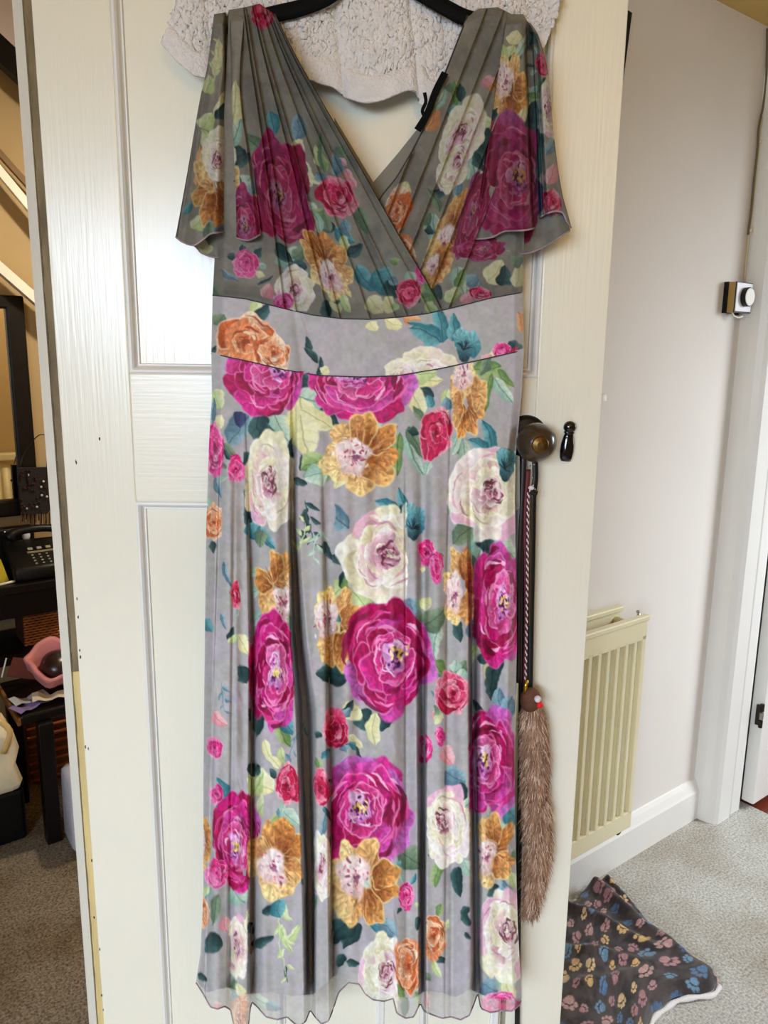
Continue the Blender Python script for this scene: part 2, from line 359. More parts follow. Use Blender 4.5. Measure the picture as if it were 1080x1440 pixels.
# door frame on the hinge side: lit jamb face, worn rebate, bare wood lower down
jm = tag(empty('trim_2', (0, 0, 0)), 'cream door frame post at the hinge side, worn to bare wood', kind='structure')
def plan(x, Y): p = PY(x, 720, Y); return (p.x, p.y)
M_worn = mat('worn_brown_edge', (150, 132, 100), .85, var=.45, vscale=40, stretch=(1, 1, .25), bump=.6, bscale=90)
M_bare = mat('bare_yellow_wood', (226, 202, 140), .7, var=.2, vscale=20, stretch=(2, 2, .2), bump=.2, bscale=60)
M_cream = mat('cream_frame_paint', (246, 240, 222), .45, var=.06, vscale=8, stretch=(1, 1, .3))
zb = PY(104, 945, 1.072).z
B0, B1, A0, A1 = plan(94.5, 1.075), plan(86.0, 1.072), plan(83.5, 1.074), plan(71, 1.092)
def edge_prism(z0, z1, n, amp):        # ragged vertical strip
    bm = B(); R = []
    for k in range(n + 1):
        z = z0 + (z1 - z0) * k / n; w = random.uniform(-amp, amp)
        R.append([bm.verts.new(c) for c in ((B0[0] + .012, 1.082, z), (B0[0] + .004, B0[1] + .0006 + w * .3, z), (B1[0] + w, B1[1], z), (B1[0] + .001 + w, B1[1] + .02, z), (B0[0] + .012, 1.10, z))])
    for a, b in zip(R, R[1:]):
        for k in range(5): bm.faces.new((a[k], a[(k + 1) % 5], b[(k + 1) % 5], b[k]))
    bm.faces.new(R[0]); bm.faces.new(R[-1][::-1]); bmesh.ops.recalc_face_normals(bm, faces=bm.faces); return bm
obj('rebate_edge', edge_prism(zb, 2.03, 90, .0011), M_worn, jm); obj('bare_wood_edge', edge_prism(0, zb, 60, .0006), M_bare, jm)
bp_ = [A0, A1, (A1[0] + .02, A1[1] + .05), (A1[0] + .10, A1[1] + .05), (B0[0] + .02, 1.112), (A0[0] + .004, 1.10)]
obj('jamb', prism(B(), bp_, 0, 2.03), M_cream, jm)

# ------------------------------------------------------------------ cloth painting: prints are painted into vertex colours
class Canvas:
    def __init__(s, x0, y0, x1, y1, ground, seed, S=1.7):
        s.x0, s.y0, s.S = x0, y0, S; s.w = int((x1 - x0) * S); s.h = int((y1 - y0) * S); s.rng = np.random.default_rng(seed)
        r = s.rng; n = .55 * vnoise(s.h, s.w, 60, r) + .3 * vnoise(s.h, s.w, 22, r) + .15 * vnoise(s.h, s.w, 7, r)
        s.fine = .5 * vnoise(s.h, s.w, 9, r) + .5 * vnoise(s.h, s.w, 4, r)
        c1, c2 = np.array(ground[0], float), np.array(ground[1], float); t = sstep(.38, .68, n)[..., None]
        s.fine = s.fine.astype(np.float32); s.a = (c1 * (1 - t) + c2 * t + (s.fine[..., None] - .5) * 4).astype(np.float32)
        s.tone = 1.0; s.todo = []
    def warp(s):              # let the wet edges wander like watercolour
        if getattr(s, 'done', False): return
        s.done = True; r = s.rng
        for GARN[0] in (True, False):
            for f, a, k in s.todo: f(s, *a, **k)
        n = lambda c: vnoise(s.h, s.w, c, r) - .5
        dx = 9 * n(40) + 4 * n(13) + 1.4 * n(5); dy = 9 * n(40) + 4 * n(13) + 1.4 * n(5)
        J, I = np.mgrid[0:s.h, 0:s.w]; fx = np.clip(I + dx, 0, s.w - 1.01); fy = np.clip(J + dy, 0, s.h - 1.01); i = fx.astype(int); j = fy.astype(int); u = (fx - i)[..., None]; v = (fy - j)[..., None]; a = s.a
        s.a = (a[j, i] * (1 - u) + a[j, i + 1] * u) * (1 - v) + (a[j + 1, i] * (1 - u) + a[j + 1, i + 1] * u) * v
        s.a *= (1 + .07 * (n(18) + n(7)))[..., None]
    def sample(s, x, y):
        if getattr(s, 'wet', True): s.warp()
        fx = np.clip((x - s.x0) * s.S - .5, 0, s.w - 1.001); fy = np.clip((y - s.y0) * s.S - .5, 0, s.h - 1.001)
        i = fx.astype(int); j = fy.astype(int); u = (fx - i)[:, None]; v = (fy - j)[:, None]; a = s.a
        return np.clip((a[j, i] * (1 - u) + a[j, i + 1] * u) * (1 - v) + (a[j + 1, i] * (1 - u) + a[j + 1, i + 1] * u) * v, 0, 255)
class Stamp:                  # a local drawing frame: unit disc -> ellipse on the cloth
    def __init__(s, cv, cx, cy, rx, ry, rot=0., clip=None, ext=1.5):
        R = max(rx, ry) * ext; S = cv.S; s.cv = cv
        s.i0 = int(max(0, (cx - R - cv.x0) * S)); s.i1 = int(min(cv.w, (cx + R - cv.x0) * S)); s.j0 = int(max(0, (cy - R - cv.y0) * S)); s.j1 = int(min(cv.h, (cy + R - cv.y0) * S))
        if clip is not None: s.i0 = int(max(s.i0, (clip[0] - cv.x0) * S)); s.i1 = int(min(s.i1, (clip[1] - cv.x0) * S))
        s.ok = s.i1 > s.i0 + 1 and s.j1 > s.j0 + 1
        if not s.ok: return
        x = (np.arange(s.i0, s.i1) + .5) / S + cv.x0 - cx; y = (np.arange(s.j0, s.j1) + .5) / S + cv.y0 - cy
        X, Y = np.meshgrid(x.astype(np.float32), y.astype(np.float32)); s.c, s.n = math.cos(rot), math.sin(rot); s.cx, s.cy, s.rx, s.ry = cx, cy, rx, ry
        s.U = (X * s.c + Y * s.n) / rx; s.V = (-X * s.n + Y * s.c) / ry
        s.fine = cv.fine[s.j0:s.j1, s.i0:s.i1]; s.full = (slice(0, s.j1 - s.j0), slice(0, s.i1 - s.i0))
    def win(s, u, v, r):      # window of the stamp round (u, v)
        x = s.cx + u * s.rx * s.c - v * s.ry * s.n; y = s.cy + u * s.rx * s.n + v * s.ry * s.c; R = r * max(s.rx, s.ry) + 1; S = s.cv.S
        w_, h_ = s.i1 - s.i0, s.j1 - s.j0
        a, b = int((x - R - s.cv.x0) * S) - s.i0, int((x + R - s.cv.x0) * S) + 1 - s.i0; c, d = int((y - R - s.cv.y0) * S) - s.j0, int((y + R - s.cv.y0) * S) + 1 - s.j0
        a, b, c, d = max(0, a), min(w_, b), max(0, c), min(h_, d)
        return None if b <= a or d <= c else (slice(c, d), slice(a, b))
    def put(s, m, col, w=None):
        w = w or s.full
        a = s.cv.a[s.j0:s.j1, s.i0:s.i1][w]; a += (np.asarray(col, np.float32) * s.cv.tone - a) * m[..., None]
    def blob(s, u, v, a, b, rot, col, col2=None, wob=.08, soft=.08, alpha=1., seed=0, tex=.3, rim=None, rimw=.12, gx=False):
        if not s.ok: return
        w = s.win(u, v, max(a, b) * (1.15 + 2.2 * wob + soft))
        if w is None: return
        U, V, fine = s.U[w], s.V[w], s.fine[w]
        c, n = math.cos(rot), math.sin(rot); x = ((U - u) * c + (V - v) * n) / a; y = (-(U - u) * n + (V - v) * c) / b
        r = np.hypot(x, y); col = np.asarray(col, np.float32)
        if tex <= 0 and rim is None and col2 is None:
            s.put(sstep(1 + soft, 1 - soft, r) * alpha, col, w); return
        th = np.arctan2(y, x); f1, f2 = math.sin(seed * 7.1) * 3, math.cos(seed * 3.3) * 3
        s3 = np.sin(3 * th + f1); s5 = np.sin(5 * th + f2)
        r = r / (1 + wob * (s3 + .7 * s5)); m = sstep(1 + soft, 1 - soft, r) * alpha
        C = col[None, None]
        if col2 is not None: t = np.clip(.5 + .55 * (x if gx else y) + .5 * (fine - .5), 0, 1)[..., None]; C = col * (1 - t) + np.asarray(col2, np.float32) * t
        C = C * (1 + tex * (fine + .35 * np.sin(9 * th + 6 * fine) - .5))[..., None]
        if rim is not None:
            q = sstep(1 - rimw * 2.2, 1 - rimw * .4, r)[..., None] * .85; C = C * (1 - q) + np.asarray(rim, np.float32) * q
        s.put(m, np.clip(C, 0, 255), w)
    def arc(s, r, t0, t1, w, col, drift=0., alpha=1., c=(0, 0)):
        if not s.ok: return
        L = t1 - t0; tm = (t0 + t1) / 2; R_ = r + drift / 2
        k = s.win(c[0] + R_ * math.cos(tm), c[1] + R_ * math.sin(tm), R_ * (L / 2 + .1) + abs(drift) + w + .03)
        if k is None: return
        x, y = s.U[k] - c[0], s.V[k] - c[1]; th = np.mod(np.arctan2(y, x) - t0, 2 * PI); t = th / L
        rr = np.hypot(x, y) - (r + drift * t + .025 * np.sin(7 * th)); tt = np.clip(t, 0, 1)
        ww = w * np.maximum(np.sin(PI * tt), 0) ** .7 + 1e-4
        m = (t < 1) * sstep(1.15, .75, np.abs(rr) / ww) * alpha
        s.put(m, col, k)
def leaf(cv, x0, y0, x1, y1, w, pal, clip=None, seed=0, vein=True):
    c1, c2, cv_ = LEAF[pal]; L = math.hypot(x1 - x0, y1 - y0); st = Stamp(cv, (x0 + x1) / 2, (y0 + y1) / 2, L / 2, L / 2, math.atan2(y1 - y0, x1 - x0), clip, 1.25)
    if not st.ok: return
    t = np.clip((st.U + 1) / 2, 0, 1); wl = 1.15 * w / (L / 2) * np.maximum(np.sin(PI * t ** .8), 0) ** .8 * (1 + .12 * np.sin(9 * t + seed)); v = st.V - .12 * np.sin(PI * t)
    m = (np.abs(st.U) < 1) * sstep(1.1, .88, np.abs(v) / (wl + 1e-4))
    k = np.clip(.5 + .6 * v / (wl + 1e-4) + .5 * (st.fine - .5), 0, 1)[..., None]
    st.put(m, np.asarray(c1, float) * (1 - k) + np.asarray(c2, float) * k)
    if vein:
        st.put(m * sstep(.045, .015, np.abs(v)) * .5, cv_)
        q = np.abs(np.mod(t * 5 - np.abs(v) * 1.6, 1) - .5); st.put(m * sstep(.1, .03, q) * .14, cv_)
GARN = [False]
LEAF = {'green': ((96, 134, 70), (176, 196, 134), (40, 66, 40)), 'dark': ((24, 52, 54), (70, 106, 104), (14, 28, 34)), 'teal': ((120, 182, 188), (44, 112, 124), (20, 52, 62)),
        'mint': ((206, 224, 204), (150, 190, 170), (50, 84, 70)), 'yel': ((240, 238, 196), (226, 222, 164), (150, 150, 90)), 'pale': ((226, 234, 190), (186, 206, 136), (120, 150, 70)),
        'blue': ((150, 184, 194), (86, 120, 138), (36, 56, 72)), 'navy': ((72, 84, 130), (40, 44, 84), (24, 24, 50)), 'pink': ((240, 196, 196), (222, 140, 150), (150, 60, 80)),
        'peach': ((240, 190, 140), (214, 140, 84), (150, 80, 40)), 'sage': ((140, 162, 130), (90, 116, 92), (40, 60, 44))}
def sprig(cv, x0, y0, x1, y1, n, pal, size=7, clip=None):
    for k in range(n):
        t = (k + .6) / n; x = x0 + (x1 - x0) * t; y = y0 + (y1 - y0) * t; dx, dy = (x1 - x0), (y1 - y0); L = math.hypot(dx, dy); dx /= L; dy /= L
        sg = 1 if k % 2 else -1; sz = size * (1.25 - .6 * t)
        leaf(cv, x, y, x + (dx * .7 - sg * dy * .8) * sz * 1.9, y + (dy * .7 + sg * dx * .8) * sz * 1.9, sz * .33, pal, clip, k, False)
    leaf(cv, x0, y0, x1, y1, .9, pal, clip, 0, False)
def garnish(cv, cx, cy, rx, ry, n, clip, seed):
    if not GARN[0]: return
    rg = np.random.default_rng(seed); ps = ['dark', 'mint', 'yel', 'blue', 'green', 'dark', 'mint', 'teal', 'pale', 'sage']
    for k in range(n + 3 if n else 0):
        t = rg.uniform(0, 2 * PI); q = rg.uniform(.8, .95); L = rg.uniform(.45, .75)
        x, y = cx + rx * q * math.cos(t), cy + ry * q * math.sin(t)
        leaf(cv, x, y, x + math.cos(t + rg.uniform(-.5, .5)) * L * min(rx, ry) * 1.3, y + math.sin(t + rg.uniform(-.5, .5)) * L * ry, min(rx, ry) * .24, ps[rg.integers(len(ps))], clip, k)
def petals(st, rg, rings, outer, inner, rim, cc, aspect=.62, tex=.3, rimw=.1, prim=.8):
    for R, n, sz in rings:
        ph = rg.uniform(0, 6)
        for k in rg.permutation(n):
            t = ph + k * 2 * PI / n + rg.uniform(-.25, .25); i = rg.integers(len(outer)); j = rg.integers(len(inner)); z = sz * rg.uniform(.8, 1.2)
            st.blob(cc[0] * (1 - R) + R * math.cos(t), cc[1] * (1 - R) + R * math.sin(t), z, z * aspect * rg.uniform(.85, 1.2), t + PI / 2 + rg.uniform(-.25, .25), outer[i], inner[j], .09, .06, 1, int(rg.integers(1e6)), tex, rim if rg.random() < prim else None, rimw)
def paint_magenta(cv, cx, cy, rx, ry, core=None, rot=0., clip=None, seed=1, leaves=5, dark=0.):
    rg = np.random.default_rng(seed); garnish(cv, cx, cy, rx, ry, leaves, clip, seed + 50)
    if GARN[0]: return
    st = Stamp(cv, cx, cy, rx, ry, rot, clip)
    if not st.ok: return
    cc = (0, 0) if core is None else ((core[0] - cx) / rx, (core[1] - cy) / ry)
    D = lambda c: np.array(c) * (1 - .4 * dark) * np.array((1, 1 - .3 * dark, 1 - .3 * dark))
    out = [D((206, 30, 130)), D((222, 50, 152)), D((186, 14, 96)), D((214, 80, 176)), D((170, 8, 76))]; inn = [D((132, 4, 52)), D((160, 8, 72)), D((186, 16, 96)), D((110, 2, 46))]
    petals(st, rg, [(.72, 8, .40)], out + [D((206, 120, 206))], inn[1:], D((230, 130, 200)), cc, .8, .3, .04, .5)
    petals(st, rg, [(.56, 7, .40), (.43, 6, .34)], out, inn, D((244, 150, 200)), cc, .75, .3, .06, .7)
    for k in range(22):       # petal edges and shadows swept round the heart
        r = rg.uniform(.3, .92); t = rg.uniform(0, 6.28); L = rg.uniform(.5, 1.3) * (1.1 - .4 * r); q = 1 - r
        st.arc(r, t, t + L, rg.uniform(.03, .07), D([(104, 2, 42), (130, 4, 56), (196, 24, 112), (226, 60, 140)][rg.integers(4)]), rg.uniform(-.12, .12), .75, (cc[0] * q, cc[1] * q))
    petals(st, rg, [(.3, 5, .26)], [D((226, 70, 150)), D((236, 120, 184))], inn[:3], D((252, 190, 222)), cc, .7, .3, .08, .9)
    for k in range(26):
        r = rg.uniform(.22, .9); t = rg.uniform(0, 6.28); L = rg.uniform(.3, 1.1) * (1.1 - .5 * r); q = 1 - r
        st.arc(r, t, t + L, rg.uniform(.012, .038), D([(246, 150, 200), (236, 100, 170), (252, 200, 228), (240, 120, 186)][rg.integers(4)]), rg.uniform(-.1, .1), .9, (cc[0] * q, cc[1] * q))
    st.blob(cc[0], cc[1], .25, .30, rg.uniform(-.4, .4), D((236, 206, 236)), D((206, 120, 190)), .16, .15, .95, seed + 3, .3)
    for k in range(10):
        t = rg.uniform(0, 6.28); st.arc(rg.uniform(.14, .34), t, t + rg.uniform(.5, 1.6), .022, D([(250, 226, 246), (170, 30, 120), (224, 160, 214)][rg.integers(3)]), 0, .9, cc)
    for k in range(22):
        x, y = rg.normal(cc[0] + .02, .09), rg.normal(cc[1] + .04, .09); st.blob(x, y, .03, .025, rg.uniform(0, 3), D((84, 14, 90)), None, .1, .3, .9, k, 0)
    for k in range(18):
        x, y = rg.normal(cc[0] + .05, .08), rg.normal(cc[1] - .03, .06); st.blob(x, y, .045, .024, rg.uniform(0, 3), D([(244, 214, 110), (226, 186, 70), (252, 234, 160), (60, 20, 50)][rg.integers(4)]), None, .1, .3, 1, k, 0)
def paint_white(cv, cx, cy, rx, ry, core=None, rot=0., clip=None, seed=1, leaves=5, yel=0.):
    rg = np.random.default_rng(seed); garnish(cv, cx, cy, rx, ry, leaves, clip, seed + 50)
    if GARN[0]: return
    st = Stamp(cv, cx, cy, rx, ry, rot, clip)
    if not st.ok: return
    cc = (0, 0) if core is None else ((core[0] - cx) / rx, (core[1] - cy) / ry)
    cream = [(248, 246, 232), (244, 242, 214), (250, 246, 240), (238, 236, 200)]
    petals(st, rg, [(.64, 8, .46)], cream + [(240, 186, 214), (244, 242, 214)], [(238, 230, 204), (222, 190, 196), (206, 192, 150)], (252, 250, 240), cc, .85, .08, .05, .4)
    petals(st, rg, [(.48, 6, .40), (.34, 5, .30)], cream, [(214, 160, 182), (226, 212, 184), (184, 116, 140), (236, 226, 210), (204, 186, 140)], (254, 252, 246), cc, .7, .1, .08, .7)
    for k in range(16):
        r = rg.uniform(.2, .85); t = rg.uniform(0, 6.28); q = 1 - r
        st.arc(r, t, t + rg.uniform(.3, 1.0), rg.uniform(.012, .04), [(196, 130, 156), (252, 250, 244), (170, 110, 130), (190, 176, 140), (222, 160, 186), (252, 250, 246)][rg.integers(6)], rg.uniform(-.12, .12), .7, (cc[0] * q, cc[1] * q))
    petals(st, rg, [(.2, 4, .18), (.1, 3, .11)], [(246, 240, 226), (236, 200, 214)], [(170, 90, 116), (206, 150, 166), (130, 56, 76)], (250, 244, 236), cc, .6, .15, .12, .7)
    for k in range(11):
        t = rg.uniform(0, 6.28); st.arc(rg.uniform(.05, .32), t, t + rg.uniform(.6, 1.5), rg.uniform(.016, .045), [(100, 30, 52), (136, 40, 72), (86, 50, 46)][rg.integers(3)], rg.uniform(-.1, .1), .85, cc)
def paint_orange(cv, cx, cy, rx, ry, core=None, rot=0., clip=None, seed=1, leaves=4):
    rg = np.random.default_rng(seed); garnish(cv, cx, cy, rx, ry, leaves, clip, seed + 50)
    if GARN[0]: return
    st = Stamp(cv, cx, cy, rx, ry, rot, clip)
    if not st.ok: return
    cc = (0, 0) if core is None else ((core[0] - cx) / rx, (core[1] - cy) / ry)
    if abs(cc[0]) + abs(cc[1]) < .05: cc = (-.18, .05)
    ca = math.atan2(cc[1], cc[0]); n = 8; ph = rg.uniform(0, 6)
    for k in rg.permutation(n):
        t = ph + k * 2 * PI / n + rg.uniform(-.25, .25); away = .5 - .5 * math.cos(t - ca); R = .52 + .1 * rg.random()
        base = np.array((226, 176, 120)) * (1 - away) + np.array((128, 62, 22)) * away; tip = np.array((250, 226, 160)) * (1 - away) + np.array((226, 156, 80)) * away
        st.blob(R * math.cos(t), R * math.sin(t), .44 * rg.uniform(.85, 1.15), .33 * rg.uniform(.8, 1.2), t + rg.uniform(-.3, .3), base, tip, .11, .06, 1, int(rg.integers(1e6)), .3, (250, 226, 158) if rg.random() < .6 else None, .07, True)
    for k in range(26):
        t = ca + PI + rg.normal(0, 1.1); L = rg.uniform(.2, .4); R = rg.uniform(.3, .6)
        st.blob(R * math.cos(t), R * math.sin(t), L * .6, .02, t, [(118, 56, 20), (240, 196, 130), (160, 84, 34)][rg.integers(3)], None, .05, .4, .5, k, 0)
    st.blob(cc[0] * .9, cc[1] * .9, .42, .44, 0, (246, 232, 230), (228, 196, 194), .12, .14, .95, seed, .2)
    for k in range(60):
        r = abs(rg.normal(0, .24)); t = rg.uniform(0, 6.28)
        st.blob(cc[0] * .9 + r * math.cos(t), cc[1] * .9 + r * math.sin(t), rg.uniform(.02, .07), rg.uniform(.015, .035), rg.uniform(0, 3), [(190, 70, 100), (252, 248, 248), (214, 120, 140), (252, 240, 236), (140, 60, 84), (240, 200, 204), (252, 250, 250)][rg.integers(7)], None, .2, .3, .85, k, 0)
    st.blob(cc[0] * .9 + .08, cc[1] * .9 + .05, .09, .08, 0, (120, 50, 80), (170, 110, 140), .2, .3, .9, seed, .2)
def paint_smallrose(cv, cx, cy, rx, ry, kind='red', rot=0., clip=None, seed=1, leaves=3):
    rg = np.random.default_rng(seed); garnish(cv, cx, cy, rx, ry, leaves, clip, seed + 50)
    if GARN[0]: return
    st = Stamp(cv, cx, cy, rx, ry, rot, clip)
    if not st.ok: return
    if kind == 'red': cols, rim, dk = [(214, 40, 92), (186, 16, 62), (238, 110, 146), (250, 176, 190), (200, 28, 84)], (250, 186, 200), (120, 4, 34)
    elif kind == 'pink': cols, rim, dk = [(232, 60, 140), (214, 30, 120), (246, 150, 196), (240, 100, 170)], (252, 200, 224), (140, 10, 70)
    else: cols, rim, dk = [(226, 136, 84), (206, 104, 56), (244, 196, 150), (250, 226, 196), (236, 164, 116)], (252, 236, 210), (150, 60, 24)
    petals(st, rg, [(.52, 6, .5), (.36, 5, .38), (.2, 4, .24)], cols, [dk, cols[1], cols[0]], rim, (0, -.05), .75, .25, .07, .7)
    for k in range(16):
        r = rg.uniform(.06, .8); t = rg.uniform(0, 6.28); st.arc(r, t, t + rg.uniform(.5, 1.4), rg.uniform(.02, .05), [dk, rim, cols[0], dk][rg.integers(4)], rg.uniform(-.06, .06), .8)
    st.blob(.02, -.05, .12, .1, 0, dk, None, .2, .2, .9, seed, 0)
def pansy_(cv, cx, cy, rx, ry, rot=0., clip=None, seed=1):
    if GARN[0]: return
    st = Stamp(cv, cx, cy, rx, ry, rot, clip); rg = np.random.default_rng(seed)
    if not st.ok: return
    st.blob(-.3, -.35, .6, .6, 0, (134, 190, 196), (64, 130, 142), .08, .06, 1, seed, .3); st.blob(.35, -.1, .6, .7, 0, (120, 180, 188), (46, 108, 122), .08, .06, 1, seed + 1, .3)
    st.blob(0, .4, .5, .5, 0, (90, 150, 160), (22, 54, 64), .08, .08, 1, seed + 2, .3)
    for k in range(12):
        t = rg.uniform(-2.8, .2); st.blob(-.1 + .3 * math.cos(t), .3 + .3 * math.sin(t), .3, .03, t, (16, 36, 46), None, .1, .3, .85, k, 0)

# blooms are noted first and painted over all leaves when the cloth is sampled
def later(f):
    def g(cv, *a, **k): cv.todo.append((f, (a[0], a[1], a[2] * 1.08, a[3] * 1.08) + a[4:], k))
    return g
magenta, white, orange, smallrose, pansy = [later(f) for f in (paint_magenta, paint_white, paint_orange, paint_smallrose, pansy_)]
# ---- skirt print
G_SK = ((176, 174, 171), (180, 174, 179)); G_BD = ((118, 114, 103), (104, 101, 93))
sk_ = Canvas(262, 485, 748, 1470, G_SK, 3)
cv = sk_
for a in ((350, 585, 320, 628, 15, 'blue'), (362, 580, 378, 636, 13, 'dark'), (385, 585, 408, 622, 15, 'mint'), (340, 580, 335, 600, 8, 'navy'), (445, 560, 425, 525, 14, 'dark'), (416, 556, 480, 565, 15, 'mint'), (425, 560, 437, 642, 20, 'yel'), (452, 572, 476, 604, 12, 'dark'),
          (424, 662, 427, 638, 4, 'dark'), (412, 674, 435, 682, 5, 'dark'), (450, 652, 472, 668, 6, 'dark'), (490, 665, 472, 690, 7, 'yel'), (560, 722, 528, 703, 8, 'teal'), (566, 738, 560, 686, 7, 'teal'), (696, 642, 677, 590, 8, 'teal'), (690, 636, 658, 620, 9, 'teal'),
          (722, 660, 708, 628, 10, 'dark'), (562, 610, 560, 670, 7, 'green'), (570, 612, 598, 668, 8, 'mint'), (574, 600, 600, 645, 8, 'sage'), (540, 620, 560, 600, 2, 'dark'), (665, 518, 705, 516, 11, 'green'), (700, 520, 722, 546, 7, 'green'), (690, 525, 681, 576, 7, 'green'), (695, 530, 722, 566, 8, 'mint'),
          (632, 548, 626, 582, 6, 'pale'), (575, 535, 612, 560, 12, 'dark'), (575, 545, 600, 580, 14, 'yel'), (560, 525, 625, 535, 12, 'yel'), (300, 550, 312, 575, 12, 'pale'), (300, 590, 315, 600, 12, 'yel'), (313, 625, 332, 640, 6, 'sage'),
          (345, 690, 352, 740, 14, 'dark', (343, 414)), (350, 735, 365, 760, 10, 'teal', (343, 414)), (365, 740, 388, 772, 7, 'teal'), (420, 745, 432, 760, 4, 'dark'), (430, 720, 434, 750, 4, 'dark'), (455, 762, 466, 790, 5, 'dark'), (466, 782, 486, 796, 6, 'dark'),
          (310, 865, 316, 885, 3, 'blue'), (315, 790, 330, 830, 3, 'blue'), (318, 900, 330, 880, 5, 'dark'), (320, 905, 334, 890, 5, 'pale'), (336, 890, 350, 920, 9, 'yel', (335, 351)), (338, 935, 346, 960, 10, 'dark', (335, 351)), (285, 870, 296, 890, 8, 'teal'), (300, 1000, 320, 1020, 8, 'pink'),
          (560, 822, 535, 884, 15, 'mint'), (530, 842, 498, 862, 9, 'dark'), (515, 850, 503, 870, 9, 'navy'), (575, 842, 586, 868, 13, 'blue', (571, 596)), (690, 742, 716, 792, 13, 'dark', (664, 728)), (684, 745, 674, 802, 13, 'mint', (664, 728)),
          (505, 1000, 522, 1025, 12, 'dark'), (545, 1002, 536, 1028, 11, 'dark'), (526, 1004, 530, 1048, 9, 'yel'), (506, 996, 484, 1008, 14, 'yel'), (480, 1040, 486, 1060, 5, 'dark'), (490, 1035, 510, 1050, 7, 'yel'), (500, 1050, 516, 1080, 3, 'dark'), (510, 1085, 530, 1092, 3, 'dark'),
          (610, 930, 630, 960, 10, 'green', (597, 662)), (635, 955, 655, 930, 10, 'sage', (597, 662)), (675, 935, 690, 915, 10, 'dark', (664, 728)), (700, 920, 702, 945, 9, 'dark', (664, 728)), (690, 930, 686, 965, 7, 'yel', (664, 728)), (665, 985, 690, 1020, 4, 'dark', (664, 728)),
          (625, 1085, 655, 1100, 16, 'blue', (597, 662)), (645, 1100, 655, 1135, 10, 'dark', (597, 662)), (620, 1050, 640, 1075, 10, 'pink', (597, 662)), (608, 1000, 625, 1010, 6, 'pink'), (615, 870, 605, 900, 10, 'mint', (596, 632)), (620, 880, 612, 930, 8, 'mint', (596, 632)), (605, 850, 590, 845, 8, 'yel'),
          (350, 1090, 385, 1110, 20, 'yel', (350, 414)), (350, 1085, 366, 1075, 11, 'dark', (345, 414)), (395, 1050, 402, 1080, 5, 'pale'), (372, 1040, 385, 1070, 6, 'yel'), (395, 1140, 405, 1185, 14, 'green', (350, 428)), (400, 1140, 420, 1160, 12, 'mint', (350, 424)),
          (370, 1282, 396, 1268, 6, 'dark'), (396, 1268, 410, 1295, 6, 'pale'), (400, 1330, 420, 1300, 5, 'pale'), (395, 1300, 412, 1340, 5, 'pale'), (355, 1330, 384, 1314, 7, 'dark'), (348, 1298, 360, 1312, 6, 'dark'), (400, 1355, 406, 1380, 2, 'dark'), (310, 1260, 300, 1300, 7, 'sage'),
          (288, 1320, 312, 1330, 18, 'dark', (288, 318)), (315, 1290, 322, 1310, 7, 'pink'), (326, 1240, 345, 1270, 16, 'mint', (324, 350)), (326, 1395, 342, 1410, 7, 'teal', (324, 350)), (325, 1300, 345, 1312, 10, 'peach', (324, 350)), (520, 1300, 560, 1312, 7, 'teal'), (545, 1290, 556, 1320, 5, 'teal'),
          (660, 1275, 648, 1290, 5, 'dark'), (650, 1285, 662, 1300, 6, 'dark'), (655, 1310, 662, 1320, 4, 'dark'), (690, 1252, 724, 1262, 8, 'teal', (674, 730)), (485, 1340, 478, 1360, 6, 'dark'), (488, 1350, 506, 1356, 5, 'dark'), (590, 1290, 585, 1310, 4, 'dark'), (720, 1225, 726, 1250, 6, 'pale'), (560, 1330, 562, 1350, 5, 'pink'),
          (676, 1385, 700, 1395, 16, 'blue', (674, 735)), (705, 1370, 722, 1390, 14, 'mint', (674, 735)), (676, 1400, 682, 1420, 8, 'yel', (674, 735)), (560, 1385, 566, 1410, 8, 'green', (557, 590)), (597, 1370, 605, 1380, 5, 'sage', (597, 662)), (352, 1400, 380, 1415, 8, 'mint'), (375, 1412, 395, 1420, 6, 'blue'), (598, 1395, 603, 1420, 6, 'pink'), (278, 1370, 290, 1380, 5, 'dark'), (300, 1410, 312, 1412, 5, 'pink')):
    leaf(cv, *a[:6], clip=a[6] if len(a) > 6 else None)
for a in ((430, 700, 445, 770, 7, 'dark', 9), (418, 780, 428, 730, 5, 'pale', 8), (310, 960, 318, 1000, 5, 'blue', 6), (452, 740, 440, 790, 5, 'mint', 8), (430, 1010, 405, 1080, 4, 'blue', 6), (712, 1130, 722, 1200, 5, 'mint', 8), (395, 1270, 405, 1380, 6, 'pale', 9), (612, 990, 620, 960, 3, 'blue', 6)): sprig(cv, *a[:4], a[4], a[5], a[6])
magenta(cv, 364, 535, 50, 52, (392, 518), seed=3, leaves=0); magenta(cv, 514, 540, 66, 52, (497, 528), seed=4, leaves=1)
orange(cv, 505, 637, 54, 54, (496, 642), seed=2, leaves=2); smallrose(cv, 614, 611, 23, 38, 'red', .1, seed=5); orange(cv, 655, 562, 27, 56, (650, 520), seed=8, clip=(635, 690), leaves=1)
smallrose(cv, 300, 632, 15, 44, 'pink', clip=(285, 313), seed=6, leaves=1); smallrose(cv, 300, 735, 15, 28, 'peach', clip=(285, 311), seed=7, leaves=1)
white(cv, 381, 682, 34, 64, (378, 675), seed=9, clip=(343, 413), leaves=4); white(cv, 684, 694, 52, 62, (693, 692), seed=10, clip=(630, 740), leaves=4); white(cv, 530, 778, 54, 62, (548, 780), seed=11, clip=(470, 571), leaves=3)
smallrose(cv, 332, 660, 13, 22, 'pink', seed=12, leaves=1)
orange(cv, 390, 826, 28, 50, (402, 850), seed=13, clip=(356, 411), leaves=2); orange(cv, 474, 880, 36, 54, (456, 868), seed=14, clip=(441, 540), leaves=2); orange(cv, 648, 826, 26, 56, (636, 835), seed=15, clip=(624, 665), leaves=2)
